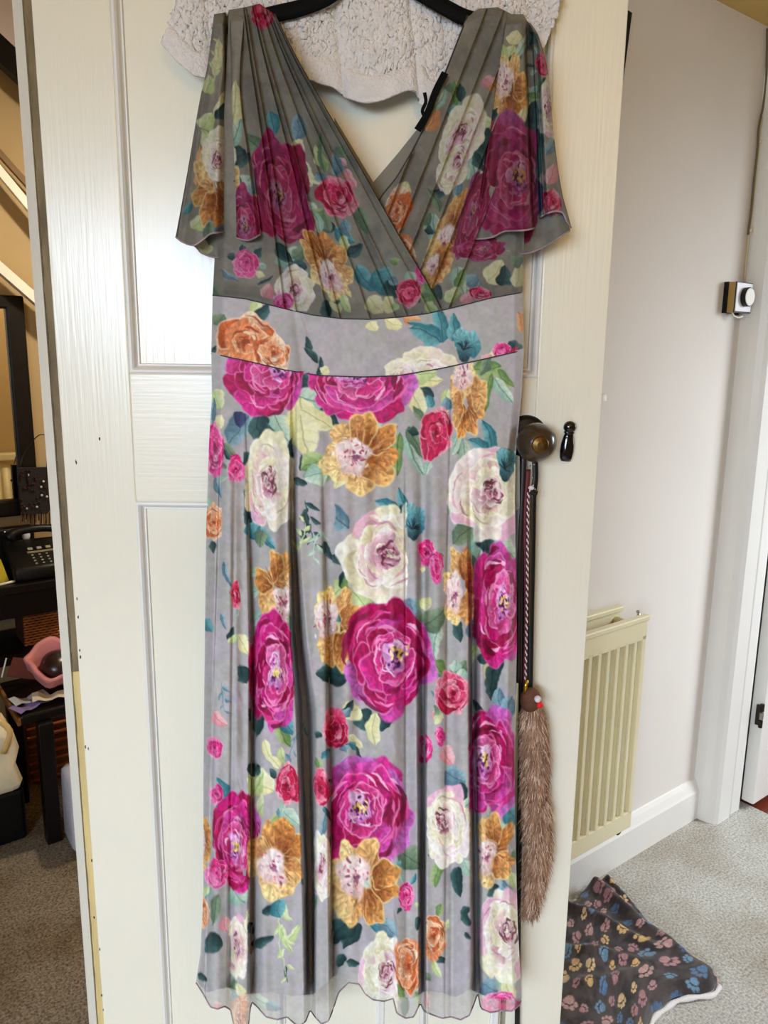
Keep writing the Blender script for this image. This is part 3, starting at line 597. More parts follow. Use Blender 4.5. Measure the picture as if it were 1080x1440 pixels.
smallrose(cv, 332, 838, 8, 22, 'red', seed=16, leaves=1, clip=(322, 337)); smallrose(cv, 600, 778, 14, 20, 'pink', seed=17, leaves=2, clip=(590, 626)); smallrose(cv, 614, 800, 10, 24, 'pink', seed=18, leaves=0, clip=(600, 628))
magenta(cv, 542, 928, 58, 74, (556, 922), seed=19, leaves=4); magenta(cv, 384, 947, 34, 76, (388, 945), seed=20, clip=(350, 413), leaves=3); magenta(cv, 697, 852, 36, 82, (708, 848), seed=21, clip=(664, 730), leaves=4)
smallrose(cv, 637, 976, 26, 32, 'red', seed=22, clip=(612, 663)); smallrose(cv, 472, 1028, 20, 30, 'red', seed=23, clip=(442, 500)); smallrose(cv, 597, 1052, 10, 20, 'pink', seed=24, leaves=0); smallrose(cv, 300, 1052, 12, 16, 'pink', seed=25, leaves=0); smallrose(cv, 618, 1035, 8, 16, 'pink', seed=26, leaves=0)
magenta(cv, 690, 1072, 42, 70, (678, 1070), seed=27, clip=(661, 728), leaves=3); magenta(cv, 515, 1144, 58, 74, (506, 1138), seed=28, clip=(466, 597), leaves=3); magenta(cv, 334, 1178, 32, 64, (331, 1192), seed=29, clip=(300, 371), leaves=2)
smallrose(cv, 404, 1104, 18, 32, 'red', seed=30, clip=(380, 421)); smallrose(cv, 452, 1110, 13, 26, 'red', seed=31, clip=(441, 466)); smallrose(cv, 303, 1118, 10, 15, 'pink', seed=32, leaves=0)
white(cv, 630, 1168, 32, 54, (622, 1155), seed=33, clip=(601, 662)); white(cv, 453, 1222, 16, 46, (452, 1212), seed=34, clip=(441, 466)); orange(cv, 388, 1212, 42, 54, (383, 1220), seed=35, clip=(350, 428), leaves=2); orange(cv, 512, 1240, 48, 62, (494, 1232), seed=36, clip=(464, 562), leaves=3); orange(cv, 694, 1196, 32, 52, (682, 1205), seed=37, clip=(672, 728), leaves=2)
orange(cv, 286, 1185, 12, 34, None, seed=38, leaves=0); smallrose(cv, 305, 1230, 16, 24, 'pink', seed=39, leaves=2, clip=(287, 326)); smallrose(cv, 572, 1262, 12, 24, 'pink', seed=40, clip=(560, 592), leaves=2)
white(cv, 337, 1332, 18, 42, (333, 1330), seed=41, clip=(324, 350), leaves=2); white(cv, 702, 1322, 34, 60, (716, 1308), seed=42, clip=(672, 735), leaves=4); white(cv, 534, 1360, 32, 48, (545, 1370), seed=43, clip=(500, 560), leaves=2)
smallrose(cv, 609, 1318, 20, 34, 'peach', seed=44, clip=(597, 632)); smallrose(cv, 574, 1362, 20, 42, 'peach', seed=45, clip=(557, 592)); smallrose(cv, 342, 1432, 24, 32, 'peach', seed=46, clip=(324, 350), leaves=1); smallrose(cv, 288, 1282, 6, 22, 'peach', seed=47, leaves=0)
pansy(cv, 582, 735, 16, 26, clip=(571, 598), seed=4); pansy(cv, 712, 652, 14, 24, seed=5, clip=(700, 728)); smallrose(cv, 705, 1412, 30, 18, 'pink', seed=49, clip=(676, 735), leaves=0)
# ---- waistband print
bd = Canvas(285, 395, 750, 545, G_SK, 8); cv = bd
for a in ((362, 420, 358, 448, 8, 'pale'), (358, 450, 378, 425, 8, 'dark'), (292, 500, 322, 505, 12, 'navy'), (298, 490, 318, 502, 10, 'dark'), (436, 498, 430, 474, 5, 'dark'), (446, 508, 428, 490, 5, 'dark'), (446, 530, 450, 500, 4, 'dark'), (450, 525, 462, 515, 8, 'yel'), (520, 452, 528, 466, 9, 'yel'), (540, 448, 568, 456, 9, 'yel'), (570, 444, 592, 450, 7, 'peach'),
          (622, 482, 612, 430, 11, 'teal'), (620, 482, 578, 460, 12, 'teal'), (575, 450, 610, 458, 3, 'teal'), (635, 480, 640, 440, 9, 'teal'), (735, 470, 728, 440, 6, 'peach'), (732, 500, 716, 480, 9, 'dark'), (700, 500, 720, 492, 6, 'pink'), (690, 505, 702, 486, 8, 'yel'), (678, 508, 690, 496, 8, 'pink'), (300, 455, 316, 440, 10, 'sage')): leaf(cv, *a)
pansy(cv, 654, 486, 20, 24, .2, seed=3); white(cv, 598, 522, 46, 36, (600, 540), seed=4, leaves=0); white(cv, 565, 528, 24, 24, (560, 540), seed=7, leaves=0); smallrose(cv, 347, 483, 44, 44, 'peach', seed=5, leaves=0); smallrose(cv, 384, 497, 26, 30, 'peach', seed=6, leaves=0); smallrose(cv, 728, 515, 16, 26, 'red', seed=9, leaves=0); smallrose(cv, 706, 492, 14, 10, 'pink', seed=19, leaves=0)
# ---- left (overlapping) bodice front
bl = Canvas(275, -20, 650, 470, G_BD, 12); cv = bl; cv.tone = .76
for a in ((412, 198, 426, 218, 9, 'yel'), (422, 226, 440, 262, 11, 'yel'), (448, 232, 442, 205, 6, 'pale'), (458, 238, 446, 212, 6, 'green'), (452, 188, 456, 240, 4, 'sage'), (420, 250, 430, 228, 7, 'dark'), (398, 350, 416, 378, 16, 'mint'), (388, 340, 410, 372, 7, 'dark'), (410, 365, 428, 350, 10, 'sage'), (448, 310, 470, 322, 10, 'dark'), (470, 320, 500, 340, 9, 'teal'), (455, 300, 462, 325, 8, 'sage'), (480, 330, 492, 352, 6, 'pale'),
          (500, 372, 532, 410, 11, 'teal'), (528, 378, 556, 416, 16, 'teal'), (545, 395, 560, 418, 12, 'dark'), (520, 418, 536, 440, 12, 'yel'), (540, 420, 556, 436, 12, 'yel'), (470, 418, 478, 440, 6, 'yel'), (480, 414, 492, 438, 6, 'pale'), (468, 424, 476, 416, 6, 'dark'), (360, 402, 384, 388, 2, 'dark'), (372, 420, 380, 400, 10, 'pink'), (310, 380, 335, 395, 4, 'blue'), (300, 402, 308, 416, 7, 'sage'), (335, 362, 352, 356, 5, 'pale'), (572, 380, 590, 405, 8, 'mint'), (596, 400, 612, 428, 9, 'green'), (500, 290, 520, 330, 8, 'sage'),
          (470, 215, 486, 232, 6, 'pink'), (484, 236, 502, 268, 7, 'pink'), (476, 205, 482, 222, 7, 'sage'), (560, 372, 548, 366, 5, 'green'), (575, 405, 592, 425, 8, 'dark'), (600, 425, 618, 437, 7, 'pale')): leaf(cv, *a)
magenta(cv, 396, 262, 37, 74, (388, 275), -.22, seed=5, leaves=2, dark=.6); smallrose(cv, 474, 276, 25, 36, 'red', -.5, seed=6, leaves=2); orange(cv, 460, 372, 28, 52, (455, 392), -.5, seed=7, leaves=2); white(cv, 417, 410, 26, 30, (415, 408), seed=8, leaves=2); smallrose(cv, 345, 372, 19, 20, 'pink', seed=9, leaves=2); smallrose(cv, 398, 424, 14, 14, 'pink', seed=10, leaves=0); smallrose(cv, 575, 412, 18, 20, 'red', seed=11, leaves=2); smallrose(cv, 368, 20, 17, 22, 'red', seed=12, leaves=0); smallrose(cv, 592, 385, 10, 16, 'pink', seed=13, leaves=0)
# ---- right bodice front
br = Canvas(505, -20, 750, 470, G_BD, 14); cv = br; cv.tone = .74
for a in ((628, 160, 660, 148, 12, 'teal'), (632, 196, 656, 174, 9, 'teal'), (640, 188, 650, 180, 7, 'dark'), (602, 185, 614, 150, 9, 'peach'), (608, 155, 628, 120, 6, 'mint'), (632, 115, 640, 130, 7, 'sage'), (678, 175, 690, 235, 13, 'dark'), (666, 215, 676, 265, 12, 'mint'), (664, 205, 686, 215, 9, 'dark'), (608, 276, 630, 262, 6, 'dark'), (600, 310, 618, 330, 10, 'pale'), (612, 300, 618, 350, 12, 'mint'), (596, 318, 606, 300, 7, 'sage'), (640, 375, 652, 415, 10, 'mint'), (640, 405, 650, 378, 7, 'green'), (625, 420, 645, 405, 9, 'pale'), (655, 400, 672, 388, 10, 'blue'), (686, 398, 708, 366, 14, 'yel'), (704, 402, 712, 372, 9, 'dark'), (724, 404, 732, 370, 10, 'yel'), (722, 372, 734, 362, 8, 'sage'), (650, 425, 664, 410, 7, 'pink'), (690, 110, 700, 130, 8, 'peach'), (680, 110, 692, 118, 9, 'pink'), (655, 340, 690, 350, 3, 'dark'), (610, 400, 620, 420, 6, 'dark')): leaf(cv, *a)
smallrose(cv, 557, 296, 18, 34, 'peach', .4, seed=3, leaves=0); leaf(cv, 560, 280, 572, 254, 10, 'yel'); white(cv, 652, 185, 24, 50, (650, 190), .4, seed=4, leaves=2); white(cv, 636, 235, 18, 36, (640, 225), .4, seed=14, leaves=0); orange(cv, 632, 330, 20, 62, (628, 345), .35, seed=5, leaves=2); orange(cv, 612, 372, 16, 34, None, .4, seed=15, leaves=0); smallrose(cv, 676, 413, 17, 10, 'red', seed=6, leaves=1); magenta(cv, 664, 300, 16, 60, None, .3, seed=7, leaves=0, dark=.6); magenta(cv, 678, 350, 30, 16, None, seed=8, leaves=0, dark=.5); smallrose(cv, 570, 352, 12, 26, 'peach', -.5, seed=18, leaves=0)
# ---- sleeves
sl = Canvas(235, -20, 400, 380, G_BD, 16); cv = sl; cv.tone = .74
for a in ((302, 105, 308, 52, 6, 'yel'), (286, 132, 298, 106, 10, 'pale'), (284, 182, 298, 160, 11, 'pale'), (302, 165, 316, 128, 8, 'yel'), (304, 168, 318, 146, 8, 'dark'), (322, 190, 332, 112, 10, 'yel'), (326, 210, 346, 222, 10, 'dark'), (328, 235, 350, 215, 8, 'dark'), (328, 268, 354, 248, 14, 'mint'), (278, 262, 282, 205, 8, 'peach'), (270, 322, 286, 302, 9, 'pale'), (290, 320, 322, 312, 10, 'blue'), (275, 345, 300, 350, 9, 'yel'), (258, 300, 270, 284, 5, 'teal')): leaf(cv, *a)
sprig(cv, 300, 120, 306, 55, 7, 'pale', 6)
orange(cv, 304, 262, 32, 56, (308, 222), seed=3, leaves=1); white(cv, 310, 215, 20, 34, (305, 225), seed=4, leaves=0); magenta(cv, 342, 318, 28, 52, (342, 320), seed=5, leaves=1, dark=.5, clip=(323, 400))
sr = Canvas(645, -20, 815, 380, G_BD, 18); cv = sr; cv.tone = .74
for a in ((718, 60, 728, 42, 9, 'yel'), (712, 82, 724, 62, 10, 'pale'), (716, 88, 736, 72, 8, 'dark'), (742, 60, 750, 44, 9, 'dark'), (700, 60, 712, 90, 6, 'sage'), (732, 172, 742, 120, 10, 'yel'), (734, 205, 746, 180, 10, 'pale'), (738, 200, 752, 140, 8, 'dark'), (748, 260, 756, 180, 9, 'dark'), (750, 310, 756, 250, 7, 'navy'), (770, 220, 784, 180, 7, 'blue'), (770, 260, 780, 230, 9, 'pink'), (760, 110, 770, 70, 6, 'green'), (695, 190, 705, 165, 8, 'sage'), (750, 130, 768, 100, 8, 'sage')): leaf(cv, *a)
orange(cv, 716, 128, 24, 52, (708, 110), seed=3, leaves=2); magenta(cv, 710, 252, 50, 80, (728, 248), seed=4, leaves=1, dark=.6, clip=(640, 756)); white(cv, 772, 150, 16, 42, (770, 155), seed=5, leaves=1, clip=(760, 800)); smallrose(cv, 777, 286, 16, 22, 'red', seed=6, leaves=0, clip=(763, 800)); smallrose(cv, 762, 92, 10, 18, 'red', seed=7, leaves=1)

# ------------------------------------------------------------------ the dress
M_cloth = printed('floral_chiffon_print')
dress = thing('floral_dress', 'long grey floral wrap dress with flutter sleeves hanging on the door', 'dress', (PY(512, 1420, 1.0).x, 1.0, PY(512, 1420, 1.0).z))
DL = Vector(dress.location)
def cloth(name, canvas, x, y, Y, nu, nv, alpha=None):
    P = PYv(x, y, Y) - np.array(DL)[None]
    return gridmesh(name, P, nu, nv, M_cloth, dress, canvas.sample(x, y) if canvas is not None else None, alpha)
def coons(L, R, nu, nv, bottom=None, top=None, pw=3.0):
    l = spline(L, nv); r = spline(R, nv); u = np.linspace(0, 1, nu)[None]; v = np.linspace(0, 1, nv)[:, None]
    X = l[:, :1] * (1 - u) + r[:, :1] * u; Y = l[:, 1:] * (1 - u) + r[:, 1:] * u
    if bottom is not None:
        b = spline(bottom, 200); bx = np.interp(u[0], np.linspace(0, 1, 200), b[:, 0]); by = np.interp(X[-1], b[:, 0], b[:, 1]); Y = Y + (by - Y[-1])[None] * v ** pw
    if top is not None:
        b = np.array(top, float); by = np.interp(X[0], b[:, 0], b[:, 1]); Y = Y + (by - Y[0])[None] * (1 - v) ** pw
    return X, Y, np.broadcast_to(u, X.shape), np.broadcast_to(v, X.shape)
def edge_tube(name, x, y, Y, rad, m, parent, step=6):
    P = PYv(x, y, Y) - np.array(DL)[None]; P = P[::step]
    return obj(name, tube(B(), [tuple(p) for p in P], rad, 5), m, parent, True)
M_hem = mat('rolled_hem_thread', (128, 118, 120), .7, var=.3, vscale=30, col2=(176, 150, 160))

WAIST_T = [(299, 415), (345, 420), (400, 434), (440, 443), (480, 448), (520, 449), (560, 446), (600, 441), (640, 432), (690, 419), (735, 411)]
WAIST_B = [(297, 497), (345, 507), (400, 520), (450, 528), (510, 530), (560, 528), (620, 518), (680, 505), (737, 492)]
# skirt
HEM = [(274, 1380), (280, 1388), (287, 1400), (296, 1416), (306, 1419), (316, 1415), (324, 1420), (330, 1446), (340, 1450), (349, 1446), (353, 1408), (362, 1416), (374, 1430), (390, 1434), (404, 1430), (410, 1436), (420, 1444), (430, 1436), (436, 1420), (443, 1430), (452, 1440), (462, 1436), (468, 1420), (476, 1396), (490, 1382), (505, 1384), (514, 1398), (525, 1406), (540, 1408), (553, 1404), (558, 1425), (570, 1432), (582, 1430), (591, 1410), (596, 1422), (610, 1428), (622, 1432), (634, 1430), (648, 1434), (660, 1428), (667, 1410), (672, 1396), (676, 1418), (690, 1424), (705, 1421), (720, 1422), (732, 1412), (734, 1400)]
ha = np.array(HEM, float)
SL = cyc([(490, 297), (560, 298), (620, 294), (740, 290), (900, 288), (1100, 286), (1250, 286), (1340, 282), (1385, 275), (1450, 272)])
SR = cyc([(490, 737), (560, 733), (640, 725), (700, 724), (900, 727), (1060, 723), (1180, 725), (1300, 728), (1410, 734), (1450, 736)])
NU, NV = 400, 800
u = np.linspace(0, 1, NU)[None]; v = np.linspace(0, 1, NV)[:, None]
wb = np.array(WAIST_B, float)
X = np.zeros((NV, NU)); Yp = np.zeros((NV, NU)); yy = 500 + (1425 - 500) * v
for _ in range(3):
    X = SL(yy) * (1 - u) + SR(yy) * u
    Yt = np.interp(X[0] if _ else (297 + 440 * u[0]), wb[:, 0], wb[:, 1]) - 2
    xb = X[-1]; Yb = np.interp(xb, ha[:, 0], ha[:, 1])
    yy = Yt[None] * (1 - v) + Yb[None] * v
Yp = yy; X = SL(np.minimum(Yp, 1440)) * (1 - u) + SR(np.minimum(Yp, 1440)) * u
def groove(xc, wl, wr, dp, p=2.0):
    c = cyc(xc)(Yp); l = cyc(wl)(Yp); r = cyc(wr)(Yp); d = cyc(dp)(Yp); t = X - c
    q = np.where(t < 0, -t / l, t / r); return d * np.exp(-q ** p)
dep = np.zeros_like(X)
dep += groove([(540, 412), (740, 411), (900, 418), (1000, 428), (1100, 431), (1250, 436), (1440, 437)], [(540, 2), (800, 5), (1000, 9), (1250, 8), (1440, 6)], [(540, 4), (800, 7), (1000, 12), (1250, 7), (1440, 5)], [(520, 0), (600, .014), (760, .055), (900, .088), (1440, .090)], 4)
dep += groove([(560, 346), (740, 350), (900, 354), (1440, 353)], [(560, 2), (1440, 2.5)], [(560, 10), (900, 12), (1440, 13)], [(560, 0), (700, .014), (900, .040), (1440, .050)], 1.6)
dep += groove([(560, 452), (740, 456), (900, 462), (1440, 468)], [(560, 2), (1440, 2.5)], [(560, 9), (900, 10), (1440, 16)], [(640, 0), (800, .014), (1000, .034), (1440, .052)], 1.5)
dep += groove([(640, 596), (900, 595), (1440, 595)], [(640, 8), (1000, 6), (1440, 4)], [(640, 8), (1000, 3.5), (1440, 3)], [(640, 0), (850, .020), (1050, .070), (1440, .088)], 3)
dep += groove([(600, 662), (850, 665), (1000, 665), (1250, 669), (1440, 671)], [(600, 6), (900, 4), (1440, 5)], [(600, 9), (900, 7), (1440, 5)], [(600, 0), (740, .016), (880, .055), (1050, .085), (1440, .090)], 3)
dep += groove([(500, 570), (1440, 571)], [(500, 1.5), (1440, 1.5)], [(500, 7), (1440, 12)], [(640, 0), (740, .006), (1000, .008), (1250, .002), (1440, 0)], 1.5)
dep += groove([(500, 636), (800, 629), (1000, 628), (1440, 626)], [(500, 1.3), (1440, 1.5)], [(500, 6), (1440, 8)], [(500, .001), (560, .004), (800, .007), (1440, .004)], 1.5)
dep += groove([(500, 314), (1440, 288)], [(500, 1.5), (1440, 1.5)], [(500, 5), (1440, 6)], [(560, 0), (640, .006), (1440, .010)], 1.5)
dep += groove([(600, 330), (1440, 323)], [(600, 3), (1440, 3)], [(600, 3), (1440, 4)], [(620, 0), (800, .004), (1150, .008), (1440, .020)], 1.8)
dep += groove([(500, 505), (1440, 498)], [(500, 14), (1440, 14)], [(500, 18), (1440, 18)], [(560, 0), (800, .005), (1440, .012)], 2)
dep += groove([(500, 700), (1440, 704)], [(500, 12), (1440, 6)], [(500, 12), (1440, 6)], [(560, 0), (800, .002), (1440, .004)], 2)
dep += groove([(500, 640), (1440, 635)], [(500, 6), (1440, 4)], [(500, 7), (1440, 4)], [(900, 0), (1100, .003), (1440, .006)], 2)
rampy = sstep(505, 760, Yp)
dep += rampy * (.004 * np.sin(X / 9.5 + Yp / 300.) + .003 * np.sin(X / 5.1 - Yp / 240. + 1))
xl, xr = SL(Yp), SR(Yp)
dep += .030 * (1 - sstep(0, 16, X - xl)) + .032 * (1 - sstep(0, 12, xr - X))
dep += .006 * (vnoise(NV, NU, 60, RNG) - .5) * rampy + .0012 * (vnoise(NV, NU, 9, RNG) - .5)
FRONT = .952 + .048 * sstep(950, 500, Yp)
Ysk = FRONT + dep * (.25 + .75 * sstep(500, 640, Yp))
lin_hem = np.interp(X, [270, 290, 320, 350, 380, 410, 440, 470, 500, 540, 580, 600, 625, 640, 660, 690, 735], [1370, 1395, 1388, 1398, 1394, 1400, 1398, 1372, 1366, 1398, 1404, 1392, 1396, 1402, 1390, 1404, 1404])
al = 1 - .42 * sstep(lin_hem - 2, lin_hem + 3, Yp)
skirt = cloth('skirt', sk_, X.ravel(), Yp.ravel(), Ysk.ravel(), NU, NV, al.ravel())
edge_tube('hem', X[-1], Yp[-1], Ysk[-1], .0011, M_hem, skirt, 2)
skirt['label'] = 'long floral chiffon skirt with deep folds and a sheer scalloped hem'
# lining behind the chiffon, ends above the hem
M_lin = mat('grey_lining', (150, 148, 152), .6)
k = 3; Xl = X[::8, ::k]; nvl, nul = Xl.shape; vv = np.linspace(0, 1, nvl)[:, None]
Yl = np.minimum(Yp[0, ::k][None] * (1 - vv) + (np.interp(Xl[-1], X[-1], lin_hem[-1]))[None] * vv, 1410); Dl = Ysk[::8, ::k] + .004
gridmesh('lining', PYv(Xl.ravel(), Yl.ravel(), Dl.ravel()) - np.array(DL)[None], nul, nvl, M_lin, dress)
# waistband
NU, NV = 360, 70
u = np.linspace(0, 1, NU)[None]; v = np.linspace(0, 1, NV)[:, None]; wt = np.array(WAIST_T, float)
X = (299 * (1 - v) + 297 * v) * (1 - u) + (735 * (1 - v) + 737 * v) * u
Yp = np.interp(X[0], wt[:, 0], wt[:, 1])[None] * (1 - v) + np.interp(X[-1], wb[:, 0], wb[:, 1])[None] * v
dd = .998 + .022 * (1 - sstep(0, 18, X - 297)) + .022 * (1 - sstep(0, 14, 737 - X)) + .003 * np.sin(X / 31.) * np.sin(PI * v) + .004 * np.exp(-((X - 415 - 12 * v) / 8) ** 2) + .004 * np.exp(-((X - 425 - 30 * v) / 5) ** 2) * (1 - v)
cloth('waistband', bd, X.ravel(), Yp.ravel(), dd.ravel(), NU, NV)
M_seam = mat('dark_seam_thread', (52, 48, 46), .8)  # dark tone for painted seam shade, also used on the neckline edges
for nm, r_ in (('waist_seam', 0), ('waist_seam', -1)): edge_tube(nm, X[r_], Yp[r_], dd[r_] - .001, .0007, M_seam, dress, 3)  # dark tubes draw the shadow line along both waistband seams
# bodice fronts
def saw(q, edges, h, w=.004):
    out = np.zeros_like(q); e = list(edges)
    for a, b in zip(e[:-1], e[1:]):
        t = (q - a) / (b - a); out += np.where((t >= 0) & (t < 1), h * (t ** 1.6), 0)
    return out
NU, NV = 300, 330
X, Yp, u, v = coons([(322, 13), (317, 120), (312, 220), (303, 340), (299, 415)], [(386, 20), (415, 78), (455, 148), (505, 233), (560, 328), (600, 393), (624, 436)], NU, NV, [p for p in WAIST_T if p[0] < 630], [(322, 14), (345, 10), (365, 5), (386, 20)])
ple = [.20, .31, .36, .50, .55, .68, .79, .84, .94, 1.0]
dd = .994 + saw(u, ple, -.014) * (1 - .3 * v) + .020 * (1 - sstep(0, .05, u)) * sstep(.7, 1, v) - .008 * np.sin(PI * v) + .020 * sstep(.03, 0, v) + .012 * sstep(.94, 1, v)
bo = cloth('bodice_front', bl, X.ravel(), Yp.ravel(), dd.ravel(), NU, NV); bo['label'] = 'pleated left front of the bodice crossing over the right one'
edge_tube('neckline_edge', X[:, -1], Yp[:, -1], dd[:, -1], .0010, M_seam, bo, 6)
NU, NV = 230, 330
X, Yp, u, v = coons([(658, 20), (627, 100), (594, 184), (560, 246), (531, 292), (555, 380), (590, 442)], [(724, 20), (736, 120), (738, 250), (737, 340), (735, 411)], NU, NV, [(580, 443)] + [p for p in WAIST_T if p[0] > 590], [(655, 22), (675, 12), (700, 10), (724, 22)])
q = X + .39 * Yp
dd = 1.006 + saw(q, [640, 662, 689, 714, 739, 765, 800], -.013) - .006 * np.sin(PI * v) + .020 * sstep(.03, 0, v) + .020 * (1 - sstep(0, .07, 1 - u)) * sstep(.7, 1, v) + .004 * sstep(.94, 1, v)
bo = cloth('bodice_front', br, X.ravel(), Yp.ravel(), dd.ravel(), NU, NV); bo['label'] = 'pleated right front of the bodice tucked under the left one'
edge_tube('neckline_edge', X[:, 0], Yp[:, 0], dd[:, 0], .0010, M_seam, bo, 6)
# back neckline seen through the V
NU, NV = 40, 60
bk = B(); pts = [(470, 165), (500, 215), (525, 256), (560, 215), (604, 160), (650, 60), (668, 20), (690, 40), (640, 200), (600, 330), (525, 360), (470, 300)]
vs = [bk.verts.new(PY(x, y, 1.034) - DL) for x, y in pts]; f = bk.faces.new(vs); bmesh.ops.triangulate(bk, faces=[f])
r = bmesh.ops.extrude_face_region(bk, geom=list(bk.faces)); bmesh.ops.translate(bk, vec=(0, .0015, 0), verts=[e for e in r['geom'] if isinstance(e, bmesh.types.BMVert)]); bmesh.ops.recalc_face_normals(bk, faces=bk.faces)
obj('back_neckline', bk, mat('grey_inner_chiffon', (132, 126, 112), .7, var=.05, vscale=20), dress)
# black tape and hanging loop at the neckline
M_tape = mat('black_satin_tape', (5, 5, 6), .7, spec=.1)
def ribbon(name, px, w, Y, m, parent, off=DL, th=.0008):
    p = spline(px, 14); bm = B(); t = np.gradient(p, axis=0); n = np.stack([-t[:, 1], t[:, 0]], 1); n /= np.linalg.norm(n, axis=1)[:, None]
    a = [PY(*(p[i] + n[i] * w / 2), Y) - off for i in range(14)]; b = [PY(*(p[i] - n[i] * w / 2), Y) - off for i in range(14)]
    va = [bm.verts.new(c) for c in a]; vb = [bm.verts.new(c) for c in b]; fs = [bm.faces.new((va[i], va[i + 1], vb[i + 1], vb[i])) for i in range(13)]
    r = bmesh.ops.extrude_face_region(bm, geom=fs); bmesh.ops.translate(bm, vec=(0, th, 0), verts=[e for e in r['geom'] if isinstance(e, bmesh.types.BMVert)]); bmesh.ops.recalc_face_normals(bm, faces=bm.faces)
    return obj(name, bm, m, parent)
ribbon('label_tape', [(626, 102), (612, 130), (602, 158), (587, 183)], 10, .990, M_tape, dress); ribbon('hanger_loop', [(597, 130), (599, 142), (594, 156), (600, 168)], 5, .989, M_tape, dress)
# flutter sleeves: back half, then the front half with a curled hem
def sleeve(name, canvas, L, R, hem, Yf, folds, seed, nu=170, nv=260, flare=.0, label=None):
    X, Yp, u, v = coons(L, R, nu, nv, hem, None, 2.2)
    d = Yf + folds(X, Yp, u, v) + .026 * sstep(.05, 0, v)
    o = cloth(name, canvas, X.ravel(), Yp.ravel(), d.ravel(), nu, nv)
    edge_tube('sleeve_hem', X[-1], Yp[-1], d[-1], .0011, M_hem, o, 2)
    if label: o['label'] = label
    return o
sleeve('sleeve_back', sl, [(300, 40), (290, 110), (272, 250), (262, 335)], [(350, 40), (352, 150), (368, 260), (388, 330)], [(262, 338), (275, 347), (284, 356), (305, 362), (332, 362), (356, 354), (372, 348), (388, 336)], 1.008, lambda X, Y, u, v: .010 * np.sin(u * 14) * v, 1)
sleeve('sleeve_front', sl, [(301, 20), (291, 95), (283, 130), (262, 250), (247, 332)], [(347, 12), (340, 112), (354, 224), (364, 303), (367, 332)], [(247, 333), (256, 340), (272, 345), (284, 338), (298, 328), (316, 326), (323, 318), (330, 333), (348, 338), (366, 330)], .982,
       lambda X, Y, u, v: v * (.012 * np.sin(u * 11 + .5) + .006 * np.sin(u * 23)) + .040 * np.exp(-((X - (319 + 5 * v)) / 3.0) ** 2) + .012 * (1 - sstep(0, .08, u)) + .020 * sstep(.93, 1, u) * (1 - .4 * v), 2, label='flutter sleeve at the left with orange and magenta blooms')
sleeve('sleeve_back', sr, [(690, 60), (676, 200), (664, 280), (658, 330)], [(756, 60), (775, 200), (790, 280), (802, 322)], [(658, 334), (680, 343), (705, 350), (735, 357), (760, 350), (780, 338), (803, 323)], 1.012, lambda X, Y, u, v: .008 * np.sin(u * 12) * v, 3)
sleeve('sleeve_front', sr, [(712, 20), (700, 90), (688, 170), (670, 280), (660, 330)], [(736, 20), (757, 50), (772, 110), (778, 180), (789, 262), (804, 320)], [(660, 332), (672, 336), (690, 334), (712, 325), (735, 324), (752, 320), (757, 308), (770, 300), (782, 297), (791, 299), (797, 312), (804, 321)], .984,
       lambda X, Y, u, v: v * (.010 * np.sin(u * 9) + .005 * np.sin(u * 21)) + .050 * np.exp(-((X - (741 + 12 * v)) / np.where(X < 741 + 12 * v, 3.0, 7.)) ** 2) + .014 * np.exp(-((X - (752 + 14 * v)) / 3.) ** 2) + .020 * (1 - sstep(0, .05, u)) + .02 * sstep(.93, 1, u), 4, label='flutter sleeve at the right with a large magenta peony')

# ------------------------------------------------------------------ hanger and towel over the door
M_hang = mat('black_velvet_hanger', (5, 5, 6), .75, spec=.15)
hg = thing('coat_hanger', 'black hanger inside the neckline of the floral dress', 'hanger', tuple(PY(520, -60, 1.030)))
HL = Vector(hg.location)
pts = spline([(318, 46), (352, 30), (385, 20), (420, 12), (460, -4), (500, -38), (520, -48), (540, -38), (598, -6), (625, 10), (655, 25), (690, 34), (728, 50)], 60)
obj('arms', tube(B(), [PY(x, y, 1.030 - .006 * abs(x - 520) / 200) - HL for x, y in pts], .0095, 10, .42), M_hang, hg, True)
hk = [(0, 0, .01), (0, 0, .06), (0, 0, 2.0 - HL.z - .02), (0, .01, 2.0 - HL.z), (0, .04, 2.006 - HL.z), (0, .080, 2.0 - HL.z), (0, .083, 1.975 - HL.z)]
obj('hook', tube(B(), [Vector(p) + Vector((0, 0 if i < 2 else 0, 0)) for i, p in enumerate(hk)], .0018, 8), M_chrome, hg, True)
# towel
M_towel = mat('off_white_terry', (236, 231, 228), .95, var=.08, vscale=60, bump=.7, bscale=330, detail=3)
NU, NV = 420, 170
L = [(268, -232), (252, -20), (240, 28), (228, 62)]; R = [(828, -232), (792, -10), (780, 30), (765, 68)]
hem = [(228, 62), (246, 84), (262, 98), (276, 108), (310, 112), (360, 108), (410, 112), (436, 114), (450, 119), (468, 124), (480, 134), (497, 142), (515, 146), (538, 142), (560, 133), (576, 128), (584, 131), (590, 145), (602, 152), (630, 136), (680, 108), (730, 84), (765, 68)]
X, Yp, u, v = coons(L, R, NU, NV, hem, None, 1.6)
fold = sum(a * np.exp(-((X - c - .1 * Yp) / w) ** 2) for a, c, w in ((.010, 395, 5), (.008, 415, 4), (.012, 470, 6), (.010, 575, 5), (.008, 620, 6), (.009, 290, 7), (.008, 345, 6), (.007, 680, 9), (.008, 740, 7)))
bump = .0034 * (vnoise(NV, NU, 1.5, RNG) - .5) + .0022 * (vnoise(NV, NU, 3, RNG) - .5) + .003 * (vnoise(NV, NU, 14, RNG) - .5)
band = sstep(.905, .925, v); bump = bump * (1 - .85 * band)
Yt = 1.040 + .5 * fold * sstep(.2, .8, v) + bump - .004 * band + .004 * np.sin(X / 23.)
Yt = np.minimum(Yt, 1.053)
